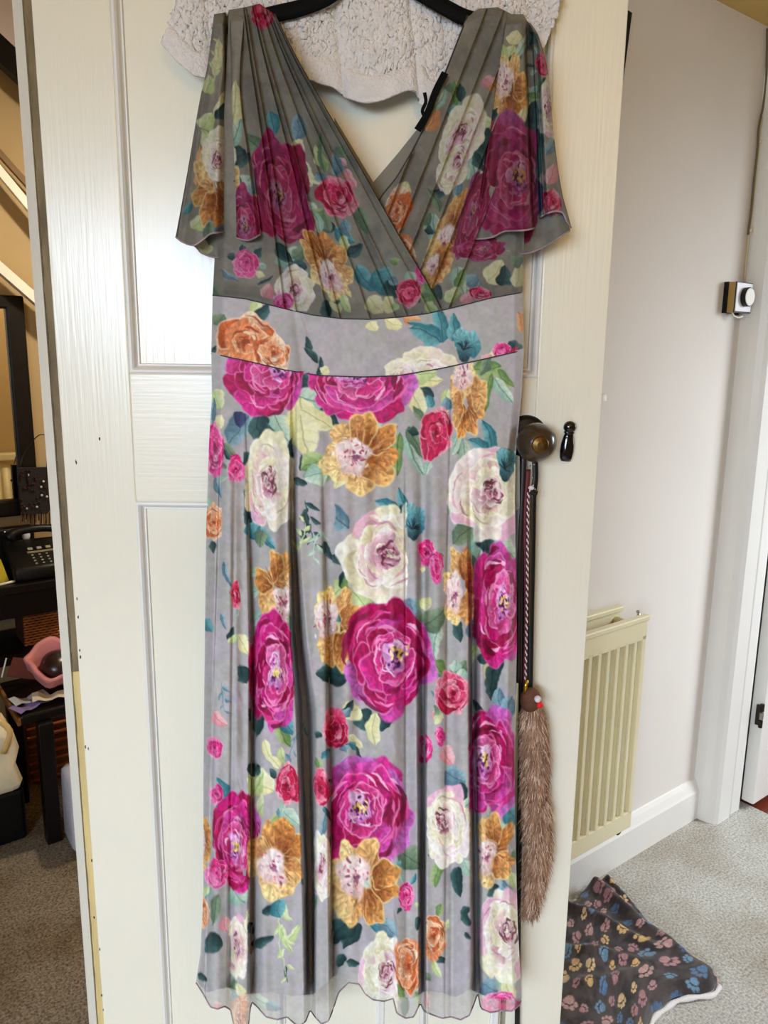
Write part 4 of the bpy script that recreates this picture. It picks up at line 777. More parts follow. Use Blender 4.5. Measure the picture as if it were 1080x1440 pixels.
P = PYv(X.ravel(), Yp.ravel(), Yt.ravel()).reshape(NV, NU, 3)
top = P[0]; rows = []
for t in np.linspace(0, 1, 14)[1:]:
    a = t * PI; rows.append(np.stack([top[:, 0], 1.08 - .04 * np.cos(a) + 0 * top[:, 0], 1.985 + .012 * np.sin(a) + 0 * top[:, 0]], 1))
for t in (.08, .16, .24): rows.append(np.stack([top[:, 0], 1.118 + 0 * top[:, 0], 1.985 - t + 0 * top[:, 0]], 1))
P[0, :, 2] = 1.985
full = np.concatenate([np.array(rows)[::-1], P], 0)
tw = gridmesh('towel', full.reshape(-1, 3), NU, full.shape[0], M_towel, None); tag(tw, 'off white terry towel draped over the top of the panelled door', 'towel')
sm = tw.modifiers.new('thickness', 'SOLIDIFY'); sm.thickness = .004; sm.offset = 1

# ------------------------------------------------------------------ leads and furry toy hanging from the knob
def strap(name, label, px, w, Y, m, flat=.35, cat='lead', n=40, group='dog leads hanging from the door knob'):
    p = spline(px, n); o3 = PY(px[-1][0], px[-1][1], Y); e = thing(name, label, cat, tuple(o3), 0, group)
    Ys = Y if callable(Y) else (lambda t: Y)
    obj('strap', tube(B(), [PY(x, y, Ys(i / (n - 1))) - o3 for i, (x, y) in enumerate(p)], w * 1.0 / FPX / 2, 10, flat), m, e, True); return e, o3, p
M_leather = mat('black_leather', (14, 12, 12), .35, var=.2, vscale=80)
M_brownl = mat('dark_brown_leather', (46, 28, 22), .4, var=.3, vscale=60)
M_redb = mat('dark_red_braid', (104, 22, 26), .6, var=.4, vscale=160, stretch=(1, 1, .6))
M_redc = mat('bright_red_cord', (96, 14, 18), .5); M_whitec = mat('white_cord', (222, 212, 212), .6)
e, o3, p = strap('dog_lead', 'black leather lead with metal studs hanging from the door knob', [(752, 640), (753, 668), (750, 700), (749, 760), (747, 860), (745, 980)], 9, 1.033, M_leather)
for x, y in ((746, 655), (751, 653), (748, 672), (752, 688)): obj('stud', ball(B(), PY(x, y, 1.028) - o3, .0013, 8), M_chrome, e, True)
obj('keeper_loop', tube(B(), [PY(744, 690, 1.030) - o3, PY(755, 694, 1.030) - o3], .004, 8), M_leather, e)
obj('metal_edge', tube(B(), [PY(746.5, 700, 1.0295) - o3, PY(745.5, 780, 1.0295) - o3, PY(744, 880, 1.0295) - o3], .0011, 6), M_brass, e)
strap('dog_lead', 'long black strap hanging down past the dress hem behind the fur', [(735, 640), (735, 760), (733, 980), (730, 1200), (727, 1470)], 9, 1.048, M_leather)
strap('dog_lead', 'dark brown leather lead close beside the dress edge', [(737, 640), (735, 700), (731, 800), (730, 960)], 8, 1.036, M_brownl)
strap('dog_lead', 'flat dark red braided lead between black straps', [(743, 660), (739, 735), (740, 860), (738, 962)], 6.5, 1.030, M_redb)
# twisted red and white cord: two strands wound round each other
tc_ = spline([(749, 682), (743, 694), (742, 760), (741, 860), (739, 958)], 260); co = PY(739, 958, 1.026); ce = thing('twisted_cord', 'red and white twisted cord hanging among the dog leads', 'cord', tuple(co))
for s, (nm, m) in enumerate((('white_strand', M_whitec), ('red_strand', M_redc))):
    pp = []
    for i, (x, y) in enumerate(tc_):
        a = i / 259 * 2 * PI * 30 + s * PI; c = PY(x, y, 1.026) - co; pp.append(c + Vector((math.cos(a) * .0010, math.sin(a) * .0010, 0)))
    obj(nm, tube(B(), pp, .0010, 6), m, ce, True)
obj('knot', ball(B(), PY(747, 686, 1.024) - co, .0035, 10, (1.2, .8, .9)), M_whitec, ce, True)
gb = B(); tube(gb, [PY(741, 956, 1.022) - co, PY(739, 966, 1.021) - co, PY(737, 976, 1.022) - co], [.0022, .003, .0014], 8); obj('gold_clip', gb, mat('gold_metal', (226, 178, 60), .25, .9), ce, True)
# fur toy
fo = PY(743, 1290, 1.03); ft = thing('fur_toy', 'long brown fur tail toy with red and white pompoms beside the dress', 'toy', tuple(fo))
M_fur = mat('brown_fur', (176, 136, 106), .8, col2=(112, 74, 52), vscale=90, stretch=(1, 1, .3)); M_fur2 = mat('fur_tips', (232, 206, 178), .8, col2=(170, 128, 96), vscale=70)
cl = spline([(748, 992), (751, 1030), (753, 1080), (752, 1105), (756, 1150), (757, 1190), (753, 1230), (748, 1265), (743, 1292)], 40)
rd = np.interp(np.linspace(0, 1, 40), [0, .08, .22, .33, .5, .68, .85, 1], [.012, .017, .0185, .0160, .0195, .0185, .012, .004])
c3 = [PY(x, y, 1.030) - fo for x, y in cl]
core_ = obj('body', tube(B(), c3, list(rd * .85), 14, .75), M_fur, ft, True)
hdc = PY(746, 984, 1.026) - fo
obj('head', ball(B(), hdc, .0150, 20, (1, .8, 1.25)), mat('smooth_brown_plush', (104, 62, 38), .8, var=.3, vscale=60), ft, True)
for x, y, m in ((756, 983, M_whitec), (759, 991, mat('red_pompom', (226, 24, 20), .7))): obj('pompom', ball(B(), PY(x, y, 1.012) - fo, .0050, 14), m, ft, True)
def fur(name, n, m, seed, length, wid):
    rg = random.Random(seed); V = []; Fc = []
    for k in range(n):
        t = rg.random(); i = t * 38; j = int(i); f = i - j; c = c3[j].lerp(c3[j + 1], f); r = rd[j] * (1 - f) + rd[j + 1] * f
        a = rg.uniform(0, 2 * PI); nrm = Vector((math.cos(a), -math.sin(a) * .8, 0)); b = c + nrm * r * .8
        L = length * rg.uniform(.6, 1.25); dr_ = (nrm * rg.uniform(.25, .6) + Vector((rg.uniform(-.3, .3), rg.uniform(-.2, .2), -1))).normalized(); sd = dr_.cross(Vector((0, -1, .1))).normalized() * wid
        mid = b + dr_ * L * .5 + nrm * .002; tip = b + dr_ * L + Vector((rg.uniform(-.002, .002), 0, 0)) - nrm * .001; q = len(V)
        V += [b - sd, b + sd, mid - sd * .8, mid + sd * .8, tip]; Fc += [(q, q + 1, q + 3, q + 2), (q + 2, q + 3, q + 4)]
    me = bpy.data.meshes.new(name); me.from_pydata([tuple(x) for x in V], [], Fc); o = link(name, me, m, ft); o['kind'] = 'stuff'; return o
fur('fur', 5200, M_fur, 1, .019, .00045); fur('fur_tips', 2200, M_fur2, 2, .022, .0004)

# ------------------------------------------------------------------ radiator on the wall
RDf, RDb = 1.026, 1.092
ra = thing('radiator', 'cream yellowed panel radiator low on the wall behind the door', 'radiator', tuple(W(1.565, RDf, .217)), PHI)
RH = .565; RL = -.95
# local: s to the left is negative, depth positive into the wall
PT = .0335; gw = .0155
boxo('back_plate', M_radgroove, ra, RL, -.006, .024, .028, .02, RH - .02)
tb = B(); box(tb, RL, 0, 0, .010, RH - .062, RH - .008, bev=.002); obj('top_band', tb, M_rad, ra)
obj('top_lip', box(B(), RL, .003, -.004, .014, RH - .014, RH, bev=.003), M_rad, ra)
obj('bottom_band', box(B(), RL, 0, 0, .012, 0, .046, bev=.002), M_rad, ra)
obj('end_edge', box(B(), -.016, .0, 0, .014, .04, RH - .05, bev=.002), M_rad, ra)
ribme = None; sx = -.016 - gw
k = 0
while sx - (PT - gw) > RL:
    w_ = PT - gw
    if ribme is None:
        bm = B(); box(bm, -w_, 0, 0, .024, .040, RH - .055); es = [e for e in bm.edges if abs(e.verts[0].co.z - e.verts[1].co.z) > .1 and e.verts[0].co.y < .001]
        bmesh.ops.bevel(bm, geom=es, offset=.004, segments=2, affect='EDGES'); ribme = bpy.data.meshes.new('rib'); bm.to_mesh(ribme); bm.free(); ribme.materials.append(M_rad)
    o = link('rib', ribme, None, ra); o.location = (sx, 0, 0)
    sx -= PT; k += 1
obj('rear_panel', box(B(), RL, -.016, .066, .078, 0.0, RH + .004, bev=.002), M_rad, ra)
obj('rear_lip', box(B(), RL, -.012, .060, .082, RH - .006, RH + .008, bev=.003), M_rad, ra)
obj('air_vent_pipe', tube(B(), [(-.035, .012, RH - .028), (-.035, .068, RH - .028)], .012, 14), M_rad, ra, True)
obj('bleed_valve', tube(B(), [(-.004, .03, RH - .018), (.012, .034, RH - .012), (.014, .04, RH - .004)], .004, 10), M_chrome, ra, True)
obj('cross_fins', box(B(), RL, -.05, .02, .06, .03, RH - .05), mat('shadowed_fin_metal', (120, 108, 80), .7), ra)  # fins in a darker drab metal colour
obj('valve', tube(B(), [(-.028, .014, -.006), (-.028, .05, -.006)], .014, 16), M_black, ra, True)
for z in (.06, .46): obj('wall_bracket', box(B(), -.25, -.21, .078, DW - RDf, z, z + .03), M_rad, ra)

# ------------------------------------------------------------------ control box with cable on the wall
bs, _, bz1 = WD(1019, 397, DW); _, _, bz0 = WD(1019, 440, DW)
kf = WD(1037, 400, 1.0)[0]; bd_ = bs / kf; bw = WD(1060, 400, bd_)[0] - bs
cbx = thing('dimmer_switch', 'small wall control box with white front and round knob', 'switch', tuple(W(bs, DW, bz0)), PHI)
hgt = bz1 - bz0; dep_ = DW - bd_
M_boxside = mat('brown_bronze_casing', (170, 132, 66), .4, var=.15, vscale=40)
obj('casing', box(B(), 0, bw, -dep_ + .004, -.012, 0, hgt, bev=.002), M_boxside, cbx)
obj('back_box', box(B(), -.001, bw, -.012, 0, -.001, hgt + .001), M_black, cbx)
obj('face_edge', box(B(), 0, bw, -dep_ + .002, -dep_ + .0045, 0, hgt), M_black, cbx)
obj('face_plate', box(B(), .002, bw - .003, -dep_, -dep_ + .003, .003, hgt - .002, bev=.001), mat('white_face_plate', (246, 244, 248), .3), cbx)
kb = lathe(B(), [(.0, .0128), (.0235, .0128), (.0245, .0118), (.0245, .0)], 36); bmesh.ops.transform(kb, matrix=Matrix.Translation((bw * .55, -dep_, hgt * .52)) @ Matrix.Rotation(PI / 2, 4, 'X'), verts=kb.verts)
kn = obj('knob_skirt', kb, M_black, cbx, False)
kb = lathe(B(), [(.0, .0142), (.0215, .0142), (.0225, .0135), (.0225, .0125)], 36); bmesh.ops.transform(kb, matrix=Matrix.Translation((bw * .55, -dep_, hgt * .52)) @ Matrix.Rotation(PI / 2, 4, 'X'), verts=kb.verts)
obj('knob_cap', kb, mat('ivory_knob_cap', (238, 234, 222), .4), kn)
obj('cord_grip', tube(B(), [(bw * .5, -dep_ * .5, -.006), (bw * .5, -dep_ * .5, .002)], .008, 12), M_black, cbx, True)
obj('bottom_loop', tube(B(), [(bw * .2, -.02, 0), (bw * .3, -.022, -.009), (bw * .5, -.025, -.012), (bw * .65, -.03, -.008)], .0022, 8), M_cream, cbx, True)
def wpt(x, y, d=DW - .005): s, d_, z = WD(x, y, d); return W(s, d_, z)
M_cable = mat('painted_cable', (206, 190, 150), .6); c0 = wpt(1047, 396)
ca = thing('wall_cable', 'painted cable clipped to the wall above the control box', 'cable', tuple(c0))
obj('cable_run', tube(B(), [wpt(*p) - c0 for p in spline([(1047, 397), (1050, 360), (1053.5, 328), (1058, 290), (1063, 240), (1067, 200), (1070, 178), (1076, 150)], 40)], .0032, 8), M_cable, ca, True)
obj('second_run', tube(B(), [wpt(*p) - c0 for p in spline([(1052, 330), (1056, 300), (1061, 250), (1066, 200), (1067, 180), (1071, 160), (1073, 150), (1078, 100), (1079, 40)], 40)], .0028, 8), mat('grimy_cable', (112, 98, 66), .6), ca, True)
for x, y in ((1055.5, 325), (1069, 200)): obj('cable_clip', box(B(), -.010, .010, -.007, .004, -.004, .004, bev=.0015, M=Matrix.Translation(wpt(x, y) - c0) @ Matrix.Rotation(PHI, 4, 'Z')), mat('cream_clip', (226, 214, 180), .5), ca)
obj('junction', box(B(), -.012, .03, -.014, .004, -.012, .012, bev=.002, M=Matrix.Translation(wpt(1079, 141) - c0) @ Matrix.Rotation(PHI, 4, 'Z')), M_cable, ca)
# picture frame whose edge shows past the door
a0 = WD(889, 18, DW - .010); a1 = WD(876, 118, DW - .010)
pf = thing('picture_frame', 'black picture frame mostly hidden behind the top of the door', 'picture', tuple(W(a0[0], DW, a0[2])), PHI)
Mf = Matrix.Rotation(math.atan2(a0[0] - a1[0], a0[2] - a1[2]), 4, 'Y')
for a in ((-.030, 0, -.010, 0, -.44, 0), (-.36, -.33, -.010, 0, -.44, 0), (-.33, -.030, -.010, 0, -.030, 0), (-.33, -.030, -.010, 0, -.44, -.41)): obj('frame_bar', box(B(), *a, M=Mf), M_black, pf)
obj('backing', box(B(), -.34, -.02, -.005, -.001, -.43, -.02, M=Mf), mat('muted_print', (150, 136, 110), .6, var=.3, vscale=12), pf)

# ------------------------------------------------------------------ fleece blanket on the carpet
M_fleece = printed('paw_print_fleece', .95, .6, .3, False)
nb = 260
T = spline([(.26, 1.58), (.40, 1.67), (.487, 1.74), (.56, 1.80), (.612, 1.823)], nb)
Bm = spline([(.20, 1.20), (.40, 1.22), (.50, 1.27), (.556, 1.352), (.585, 1.398), (.614, 1.421), (.652, 1.445), (.69, 1.452), (.735, 1.462), (.768, 1.492)], nb)
Lb = spline([(.26, 1.58), (.23, 1.4), (.20, 1.20)], nb); Rb = spline([(.612, 1.823), (.634, 1.775), (.660, 1.695), (.705, 1.610), (.743, 1.545), (.762, 1.520), (.768, 1.492)], nb)
u = np.linspace(0, 1, nb)[None, :, None]; v = np.linspace(0, 1, nb)[:, None, None]
XY = T[None] * (1 - v) + Bm[None] * v + Lb[:, None] * (1 - u) + Rb[:, None] * u - (T[0] * (1 - u) * (1 - v) + T[-1] * u * (1 - v) + Bm[0] * (1 - u) * v + Bm[-1] * u * v)
rg = np.random.default_rng(4)
x, y = XY[..., 0], XY[..., 1]
h = .010 + .020 * vnoise(nb, nb, 60, rg) + .010 * vnoise(nb, nb, 28, rg) + .003 * vnoise(nb, nb, 10, rg)
def ridge(p, q, w, a):
    p, q = np.array(p), np.array(q); dd = q - p; L2 = dd @ dd; t = np.clip(((x - p[0]) * dd[0] + (y - p[1]) * dd[1]) / L2, 0, 1); r = np.hypot(x - p[0] - t * dd[0], y - p[1] - t * dd[1]); return a * np.exp(-(r / w) ** 2) * (1 - .4 * t)
h += ridge((.56, 1.78), (.70, 1.55), .018, .028) + ridge((.47, 1.70), (.66, 1.56), .016, .020) + ridge((.42, 1.56), (.62, 1.52), .015, .014) + ridge((.45, 1.45), (.60, 1.50), .015, .012) + ridge((.60, 1.815), (.66, 1.70), .012, .018)
eg = np.minimum(np.minimum(u[..., 0] * 20, (1 - u[..., 0]) * 22), np.minimum(v[..., 0] * 22, (1 - v[..., 0]) * 22)); h = .004 + h * (.25 + .75 * np.clip(eg, 0, 1) ** .5)
pw = Canvas(0, 0, 700, 700, ((78, 67, 64), (54, 45, 43)), 31, 1.5)
PCOL = [(186, 138, 138), (90, 124, 160), (222, 180, 120), (176, 126, 128), (112, 146, 172), (230, 196, 146), (200, 156, 150), (76, 104, 140)]
paws = []
for t in range(2600):
    px_, py_ = rg.uniform(0, 700), rg.uniform(0, 700); sz = rg.choice([13, 17, 21])
    if all((px_ - a) ** 2 + (py_ - b) ** 2 > (1.45 * (sz + c)) ** 2 for a, b, c in paws):
        paws.append((px_, py_, sz)); st = Stamp(pw, px_, py_, sz, sz, rg.uniform(0, 6.28), None, 2.3); c = np.array(PCOL[rg.integers(8)], float)
        st.blob(0, .35, .85, .68, 0, c, c * .9, .05, .1, 1, t, .25)
        for a, b, r in ((-.95, -.45, .33), (-.36, -.92, .36), (.36, -.92, .36), (.95, -.45, .33)): st.blob(a, b, r, r * 1.15, 0, c * .96, None, .04, .12, 1, t, .2)
mx, my = (u[..., 0] * 700) + 0 * v[..., 0], (v[..., 0] * 640) + 0 * u[..., 0]
colr = pw.sample(mx.ravel(), my.ravel())
bp0 = Vector((.5, 1.5, 0.0)); bl_ = thing('fleece_blanket', 'crumpled brown fleece blanket with coloured paw prints on the carpet', 'blanket', tuple(bp0))
P = np.stack([x, y, h], -1).reshape(-1, 3) - np.array(bp0)[None]
gridmesh('fleece', P, nb, nb, M_fleece, bl_, colr)
M_sherpa = mat('white_sherpa_fleece', (234, 228, 224), .95, bump=.6, bscale=250)
ed = np.concatenate([np.stack([Bm[:, 0], Bm[:, 1]], 1)[60::4]]); tube_pts = [(a - bp0.x + .003, b - bp0.y - .004, .0062 + .002 * math.sin(i * .5)) for i, (a, b) in enumerate(ed)]
obj('sherpa_edge', tube(B(), tube_pts, [.0058 + .0012 * math.sin(i * 1.3) for i in range(len(tube_pts))], 10), M_sherpa, bl_, True)
under = B(); c = [under.verts.new((XY[i, j, 0] - bp0.x, XY[i, j, 1] - bp0.y, .003)) for i, j in [(0, k) for k in range(0, nb, 10)] + [(k, nb - 1) for k in range(0, nb, 10)] + [(nb - 1, k) for k in range(nb - 1, -1, -10)] + [(k, 0) for k in range(nb - 1, -1, -10)]]
under.faces.new(c); bmesh.ops.triangulate(under, faces=under.faces); obj('underside', under, M_sherpa, bl_)

# ------------------------------------------------------------------ the hall beyond the doorway
hw = sbox('wall_hall', M_hall, -1.6, 2.3, HD1, HD1 + .05, 0, 2.5); hw['label'] = 'tan hall wall with the mirror'
def hp(x, y, d): s, d_, z = WD(x, y, d); return s, z
def diag(name, p, q, d, w, th, m, ext=.9, label=None):      # board along the stair slope
    s0, z0 = hp(*p, d); s1, z1 = hp(*q, d); dx, dz = s1 - s0, z1 - z0; L = math.hypot(dx, dz); dx /= L; dz /= L
    s0 -= dx * ext; z0 -= dz * ext; s1 += dx * .35; z1 += dz * .35; nx, nz = -dz, dx
    bm = B(); f = [bm.verts.new((a, d - th, b)) for a, b in ((s0, z0), (s1, z1), (s1 + nx * w, z1 + nz * w), (s0 + nx * w, z0 + nz * w))]; fc = bm.faces.new(f)
    r = bmesh.ops.extrude_face_region(bm, geom=[fc]); bmesh.ops.translate(bm, vec=(0, th, 0), verts=[e for e in r['geom'] if isinstance(e, bmesh.types.BMVert)]); bmesh.ops.recalc_face_normals(bm, faces=bm.faces)
    o = obj(name, bm, m); o.rotation_euler = (0, 0, PHI); tag(o, label, kind='structure'); return o
diag('trim_3', (0, 97), (24, 119), 2.84, .072, .04, M_black, label='black stair handrail slanting across the hall')
diag('trim_4', (0, 252), (35, 294), 2.86, .026, .02, M_cream, label='cream stair string board above the mirror')
diag('trim_5', (0, 224), (34, 262), 2.87, .018, .02, mat('brown_shadow_bead', (120, 90, 52), .6), label='thin brown bead above the stair string')  # narrow bead in plain brown
diag('trim_6', (0, 388), (46, 428), 2.86, .030, .04, M_cream, label='rounded cream stair moulding just above the mirror')
s_, z_ = hp(30, 0, 2.89)
up = B(); a0, a1 = hp(-40, 60, 2.89), hp(40, 125, 2.89)
vs = [up.verts.new((a, 2.885, b)) for a, b in ((a0[0], a0[1]), (a1[0], a1[1]), (a1[0], 2.49), (a0[0], 2.49))]; f = up.faces.new(vs); r = bmesh.ops.extrude_face_region(up, geom=[f]); bmesh.ops.translate(up, vec=(0, .012, 0), verts=[e for e in r['geom'] if isinstance(e, bmesh.types.BMVert)]); bmesh.ops.recalc_face_normals(up, faces=up.faces)
o = obj('wall_landing', up, M_hallup); o.rotation_euler = (0, 0, PHI); tag(o, 'lilac wall above the black handrail', kind='structure')
# mirror
mr, mz1 = hp(31, 416, 2.87); mr2, mz0 = hp(58, 722, 2.87); mr = (mr + mr2) / 2
mi = thing('wall_mirror', 'dark framed mirror on the tan hall wall', 'mirror', tuple(W(mr, 2.9, mz0)), PHI)
MH = mz1 - mz0; MWd = .62; fwid = .058
for a in ((-fwid, 0, 0, MH), (-MWd, -MWd + fwid, 0, MH), (-MWd, 0, 0, fwid), (-MWd, 0, MH - fwid * .75, MH)): obj('frame_bar', box(B(), a[0], a[1], -.035, 0, a[2], a[3], bev=.006), M_darkwood, mi)
obj('glass', box(B(), -MWd + .03, -.03, -.014, -.006, .03, MH - .03), mat('silvered_glass', (226, 214, 190), .03, 1.0), mi)
# radiator of the hall, seen only in the mirror
hr = thing('hall_radiator', 'cream ribbed radiator reflected in the hall mirror', 'radiator', tuple(W(.55, DW + .15, .12)), PHI)
obj('panel', box(B(), 0, .95, .0, .03, 0, .70, bev=.004), M_rad, hr); obj('top_lip', box(B(), -.005, .955, -.01, .06, .70, .735, bev=.004), M_rad, hr)
for k in range(20): obj('rib', tube(B(), [(.03 + k * .047, .035, .04), (.03 + k * .047, .035, .66)], .017, 8, 1.0), M_rad, hr, True)
# telephone table and things on it
tt, tz = hp(50, 826, 2.62)
tbl = thing('telephone_table', 'dark wooden telephone table under the hall mirror', 'table', tuple(W(.25, 2.74, 0)), PHI)
TZ = .665
obj('table_top', box(B(), -.32, .42, -.20, .14, TZ - .03, TZ, bev=.004), M_darkwood, tbl)
for a in ((-.30, -.19), (-.30, .10), (.37, -.19), (.37, .10)): obj('leg', box(B(), a[0], a[0] + .035, a[1], a[1] + .035, 0, TZ - .03), M_darkwood, tbl)
obj('apron', box(B(), -.28, .38, -.185, -.17, TZ - .11, TZ - .03), M_darkwood, tbl)
obj('shelf', box(B(), -.28, .38, -.18, .12, .40, .42), M_darkwood, tbl)
# wicker drawer basket: woven rows round upright stakes
wk = thing('wicker_basket', 'orange brown woven wicker basket in the telephone table', 'basket', tuple(W(.60, 2.66, .421)), PHI)
M_wick = mat('orange_wicker', (176, 92, 34), .5, var=.4, vscale=30); WZ = .165
obj('liner', box(B(), -.10, .16, -.012, .12, 0, WZ), mat('dark_wicker_core', (70, 30, 12), .7), wk)
for r_ in range(18):
    pts = [(-.10 + .26 * k / 26, -.016 + (.004 if (k + r_) % 2 else -.004), .006 + r_ * WZ / 18) for k in range(27)]; obj('weave', tube(B(), pts, .0042, 5), M_wick, wk, True)
obj('rim', tube(B(), [(-.10, -.016, WZ), (.16, -.016, WZ)], .007, 8), M_wick, wk, True)
# router with lights
rt = hp(24, 766, 2.815); ro = thing('router', 'black box with small green lights behind the telephone', 'router', tuple(W(rt[0], 2.815, TZ)), PHI)
RHt = hp(24, 740, 2.815)[1] - TZ
obj('case', box(B(), -.20, .055, -.02, .02, 0, RHt, bev=.008), M_black, ro)
def glow(name, c, st):
    m = bpy.data.materials.new(name); m.use_nodes = True; b = m.node_tree.nodes['Principled BSDF']; b.inputs['Base Color'].default_value = rgba(c); b.inputs['Emission Color'].default_value = rgba(c); b.inputs['Emission Strength'].default_value = st; return m
M_led = glow('green_led', (220, 240, 90), 3.0); M_led2 = glow('white_led', (240, 244, 220), 1.2)
led = hp(26.5, 747, 2.793); obj('status_light', ball(B(), (led[0] - rt[0], -.022, led[1] - TZ), .003, 8), M_led, ro)
for k in range(4):
    l = hp(7 + k * 2.3, 748, 2.793); obj('status_light', ball(B(), (l[0] - rt[0], -.022, l[1] - TZ), .0018, 6), M_led2, ro)
# telephone
tp0 = hp(60, 806, 2.64); ph = thing('telephone', 'black desk telephone with pale keys on the hall table', 'telephone', tuple(W(tp0[0], 2.66, TZ)), PHI)
TL = Matrix.Rotation(math.radians(32), 4, 'X')
pb = box(B(), -.10, .10, -.10, .08, 0, .045, bev=.01); 
for v_ in pb.verts:
    if v_.co.z > .03: v_.co.z += (v_.co.y + .10) * .32
obj('base', pb, M_black, ph, True)
hsb = tube(B(), spline([(-.085, .05, .112), (-.06, .05, .132), (0, .05, .138), (.06, .05, .132), (.09, .05, .112)], 16), [.02, .022, .016, .014, .013, .013, .013, .013, .013, .013, .013, .013, .014, .016, .022, .02], 12)
obj('handset', hsb, M_black, ph, True)
M_key = mat('grey_phone_keys', (150, 146, 132), .5)
kk = bpy.data.meshes.new('key'); bm = box(B(), -.006, .006, -.004, .004, 0, .004, bev=.001); bm.to_mesh(kk); bm.free(); kk.materials.append(M_key)
for r_ in range(4):
    for c_ in range(3):
        y_ = -.085 + r_ * .017; o = link('key', kk, None, ph); o.location = (-.03 + c_ * .022, y_, .046 + (y_ + .10) * .32); o.rotation_euler = (math.atan(.32), 0, 0); o.scale = (.55, .55, 1)
for c_ in range(3): o = link('key', kk, None, ph); o.location = (-.028 + c_ * .028, .005, .08); o.rotation_euler = (math.atan(.32), 0, 0); o.scale = (1.3, 1.6, 1)
obj('display', box(B(), -.04, .06, -.016, -.006, .072, .076, M=None), mat('olive_display', (150, 140, 104), .3), ph)
# small dispenser bottle
bt = hp(38, 770, 2.768); bo_ = thing('freshener', 'small white and blue bottle beside the router', 'bottle', tuple(W(bt[0], 2.768, TZ)), PHI)
bh = hp(38, 740, 2.768)[1] - TZ
lb = lathe(B(), [(0, 0), (.020, 0), (.020, bh * .35), (.013, bh * .52)], 20); obj('body', lb, mat('pale_blue_plastic', (176, 190, 214), .35), bo_, True)
obj('collar', lathe(B(), [(.013, bh * .5), (.018, bh * .52), (.018, bh * .6), (.012, bh * .62)], 20), mat('navy_plastic', (30, 44, 92), .35), bo_, True)
obj('cap', ball(B(), (0, 0, bh * .78), .0135, 16, (1, 1, 1.5)), mat('white_plastic', (226, 224, 226), .35), bo_, True)
# yellow card and pen on the table
s_, z_ = hp(2, 762, 2.60); o = thing('note_card', 'yellow card propped at the left end of the hall table', 'card', tuple(W(s_, 2.60, TZ)), PHI); obj('sheet', box(B(), -.05, .012, -.002, .002, 0, .075, M=Matrix.Rotation(math.radians(-14), 4, 'Y')), mat('yellow_card', (214, 188, 40), .6), o)
s_, z_ = hp(10, 764, 2.56); o = thing('pen', 'pale pen lying on the hall table below the router', 'pen', tuple(W(s_, 2.56, TZ + .005)), PHI); obj('barrel', tube(B(), [(-.03, 0, 0), (.03, .02, .0)], .004, 8), M_cream, o, True); obj('nib', tube(B(), [(.03, .02, 0), (.037, .0225, 0)], [.004, .001], 8), M_chrome, o, True)
# beaded bag hanging on the mirror corner
bz = hp(50, 690, 2.84); bb = thing('beaded_bag', 'black beaded fringed bag hanging from the mirror corner', 'bag', tuple(W(bz[0], 2.84, hp(50, 735, 2.84)[1])), PHI)
z0b = hp(50, 735, 2.84)[1]
def bpnt(x, y, dd=0.): s, z = hp(x, y, 2.84); return Vector((s - bz[0], dd, z - z0b))
pl = [(24, 658), (70, 657), (71, 716), (64, 722), (30, 722), (27, 700)]
bm = B(); f = bm.faces.new([bm.verts.new(bpnt(*p, -.012)) for p in pl]); r = bmesh.ops.extrude_face_region(bm, geom=[f]); bmesh.ops.translate(bm, vec=(0, .022, 0), verts=[e for e in r['geom'] if isinstance(e, bmesh.types.BMVert)]); bmesh.ops.recalc_face_normals(bm, faces=bm.faces)
obj('pouch', bm, mat('black_brown_velvet', (20, 12, 11), .8, var=.4, vscale=40), bb)
M_bead = mat('dark_glass_bead', (60, 34, 28), .12); M_bead2 = mat('clear_glass_bead', (200, 190, 180), .1)
bm1 = bpy.data.meshes.new('bead'); q = ball(B(), (0, 0, 0), .0045, 8); q.to_mesh(bm1); q.free(); bm1.materials.append(M_bead)
bm2 = bpy.data.meshes.new('bead'); q = ball(B(), (0, 0, 0), .0045, 8); q.to_mesh(bm2); q.free(); bm2.materials.append(M_bead2)
for k in range(46):
    o = link('bead', bm1 if k % 6 else bm2, None, bb); o.location = bpnt(random.uniform(26, 70), random.uniform(660, 716), -.016)
for k in range(16):
    x0 = 30 + k * 2.6; obj('fringe', tube(B(), [bpnt(x0, 720, -.002), bpnt(x0 + random.uniform(-1, 1), 720 + random.uniform(10, 22), -.002)], .0022, 5), M_brownl if k % 2 else mat('bronze_fringe', (120, 82, 48), .5), bb)
obj('cord', tube(B(), [bpnt(*p, .0) for p in spline([(28, 657), (33, 640), (48, 618), (58, 611), (64, 612), (66, 640), (66, 657)], 30)], .0018, 6), M_leather, bb, True)
# stool with cloth lined bowl, papers
st = thing('side_stool', 'low dark wooden stool under the pink lined bowl', 'stool', tuple(W(.45, 2.22, 0)), PHI)
SZ = .40
obj('seat', box(B(), -.07, .30, -.06, .22, SZ - .03, SZ, bev=.006), M_darkwood, st)
obj('seat_edge', box(B(), -.078, -.068, -.06, .22, SZ - .028, SZ - .004, bev=.003), mat('oak_edge', (150, 104, 56), .45, var=.3, vscale=20), st)
for a in ((-.03, -.08), (.26, -.08), (-.06, .18), (.26, .18)): obj('leg', box(B(), a[0], a[0] + .04, a[1], a[1] + .04, 0, SZ - .03, bev=.003), M_darkwood, st)
bc = hp(62, 950, 2.30); bw_ = thing('lined_bowl', 'bowl lined with dusky pink cloth on the low stool', 'bowl', tuple(W(bc[0] + .035, 2.31, SZ + .012)), PHI)
M_pink = mat('dusky_pink_cloth', (204, 128, 128), .85, var=.2, vscale=18, bump=.3, bscale=40)
bbm = B(); prof = [(.03, 0), (.06, .01), (.085, .045), (.095, .085), (.098, .094), (.090, .099), (.078, .09), (.066, .05), (.04, .022), (0, .018)]
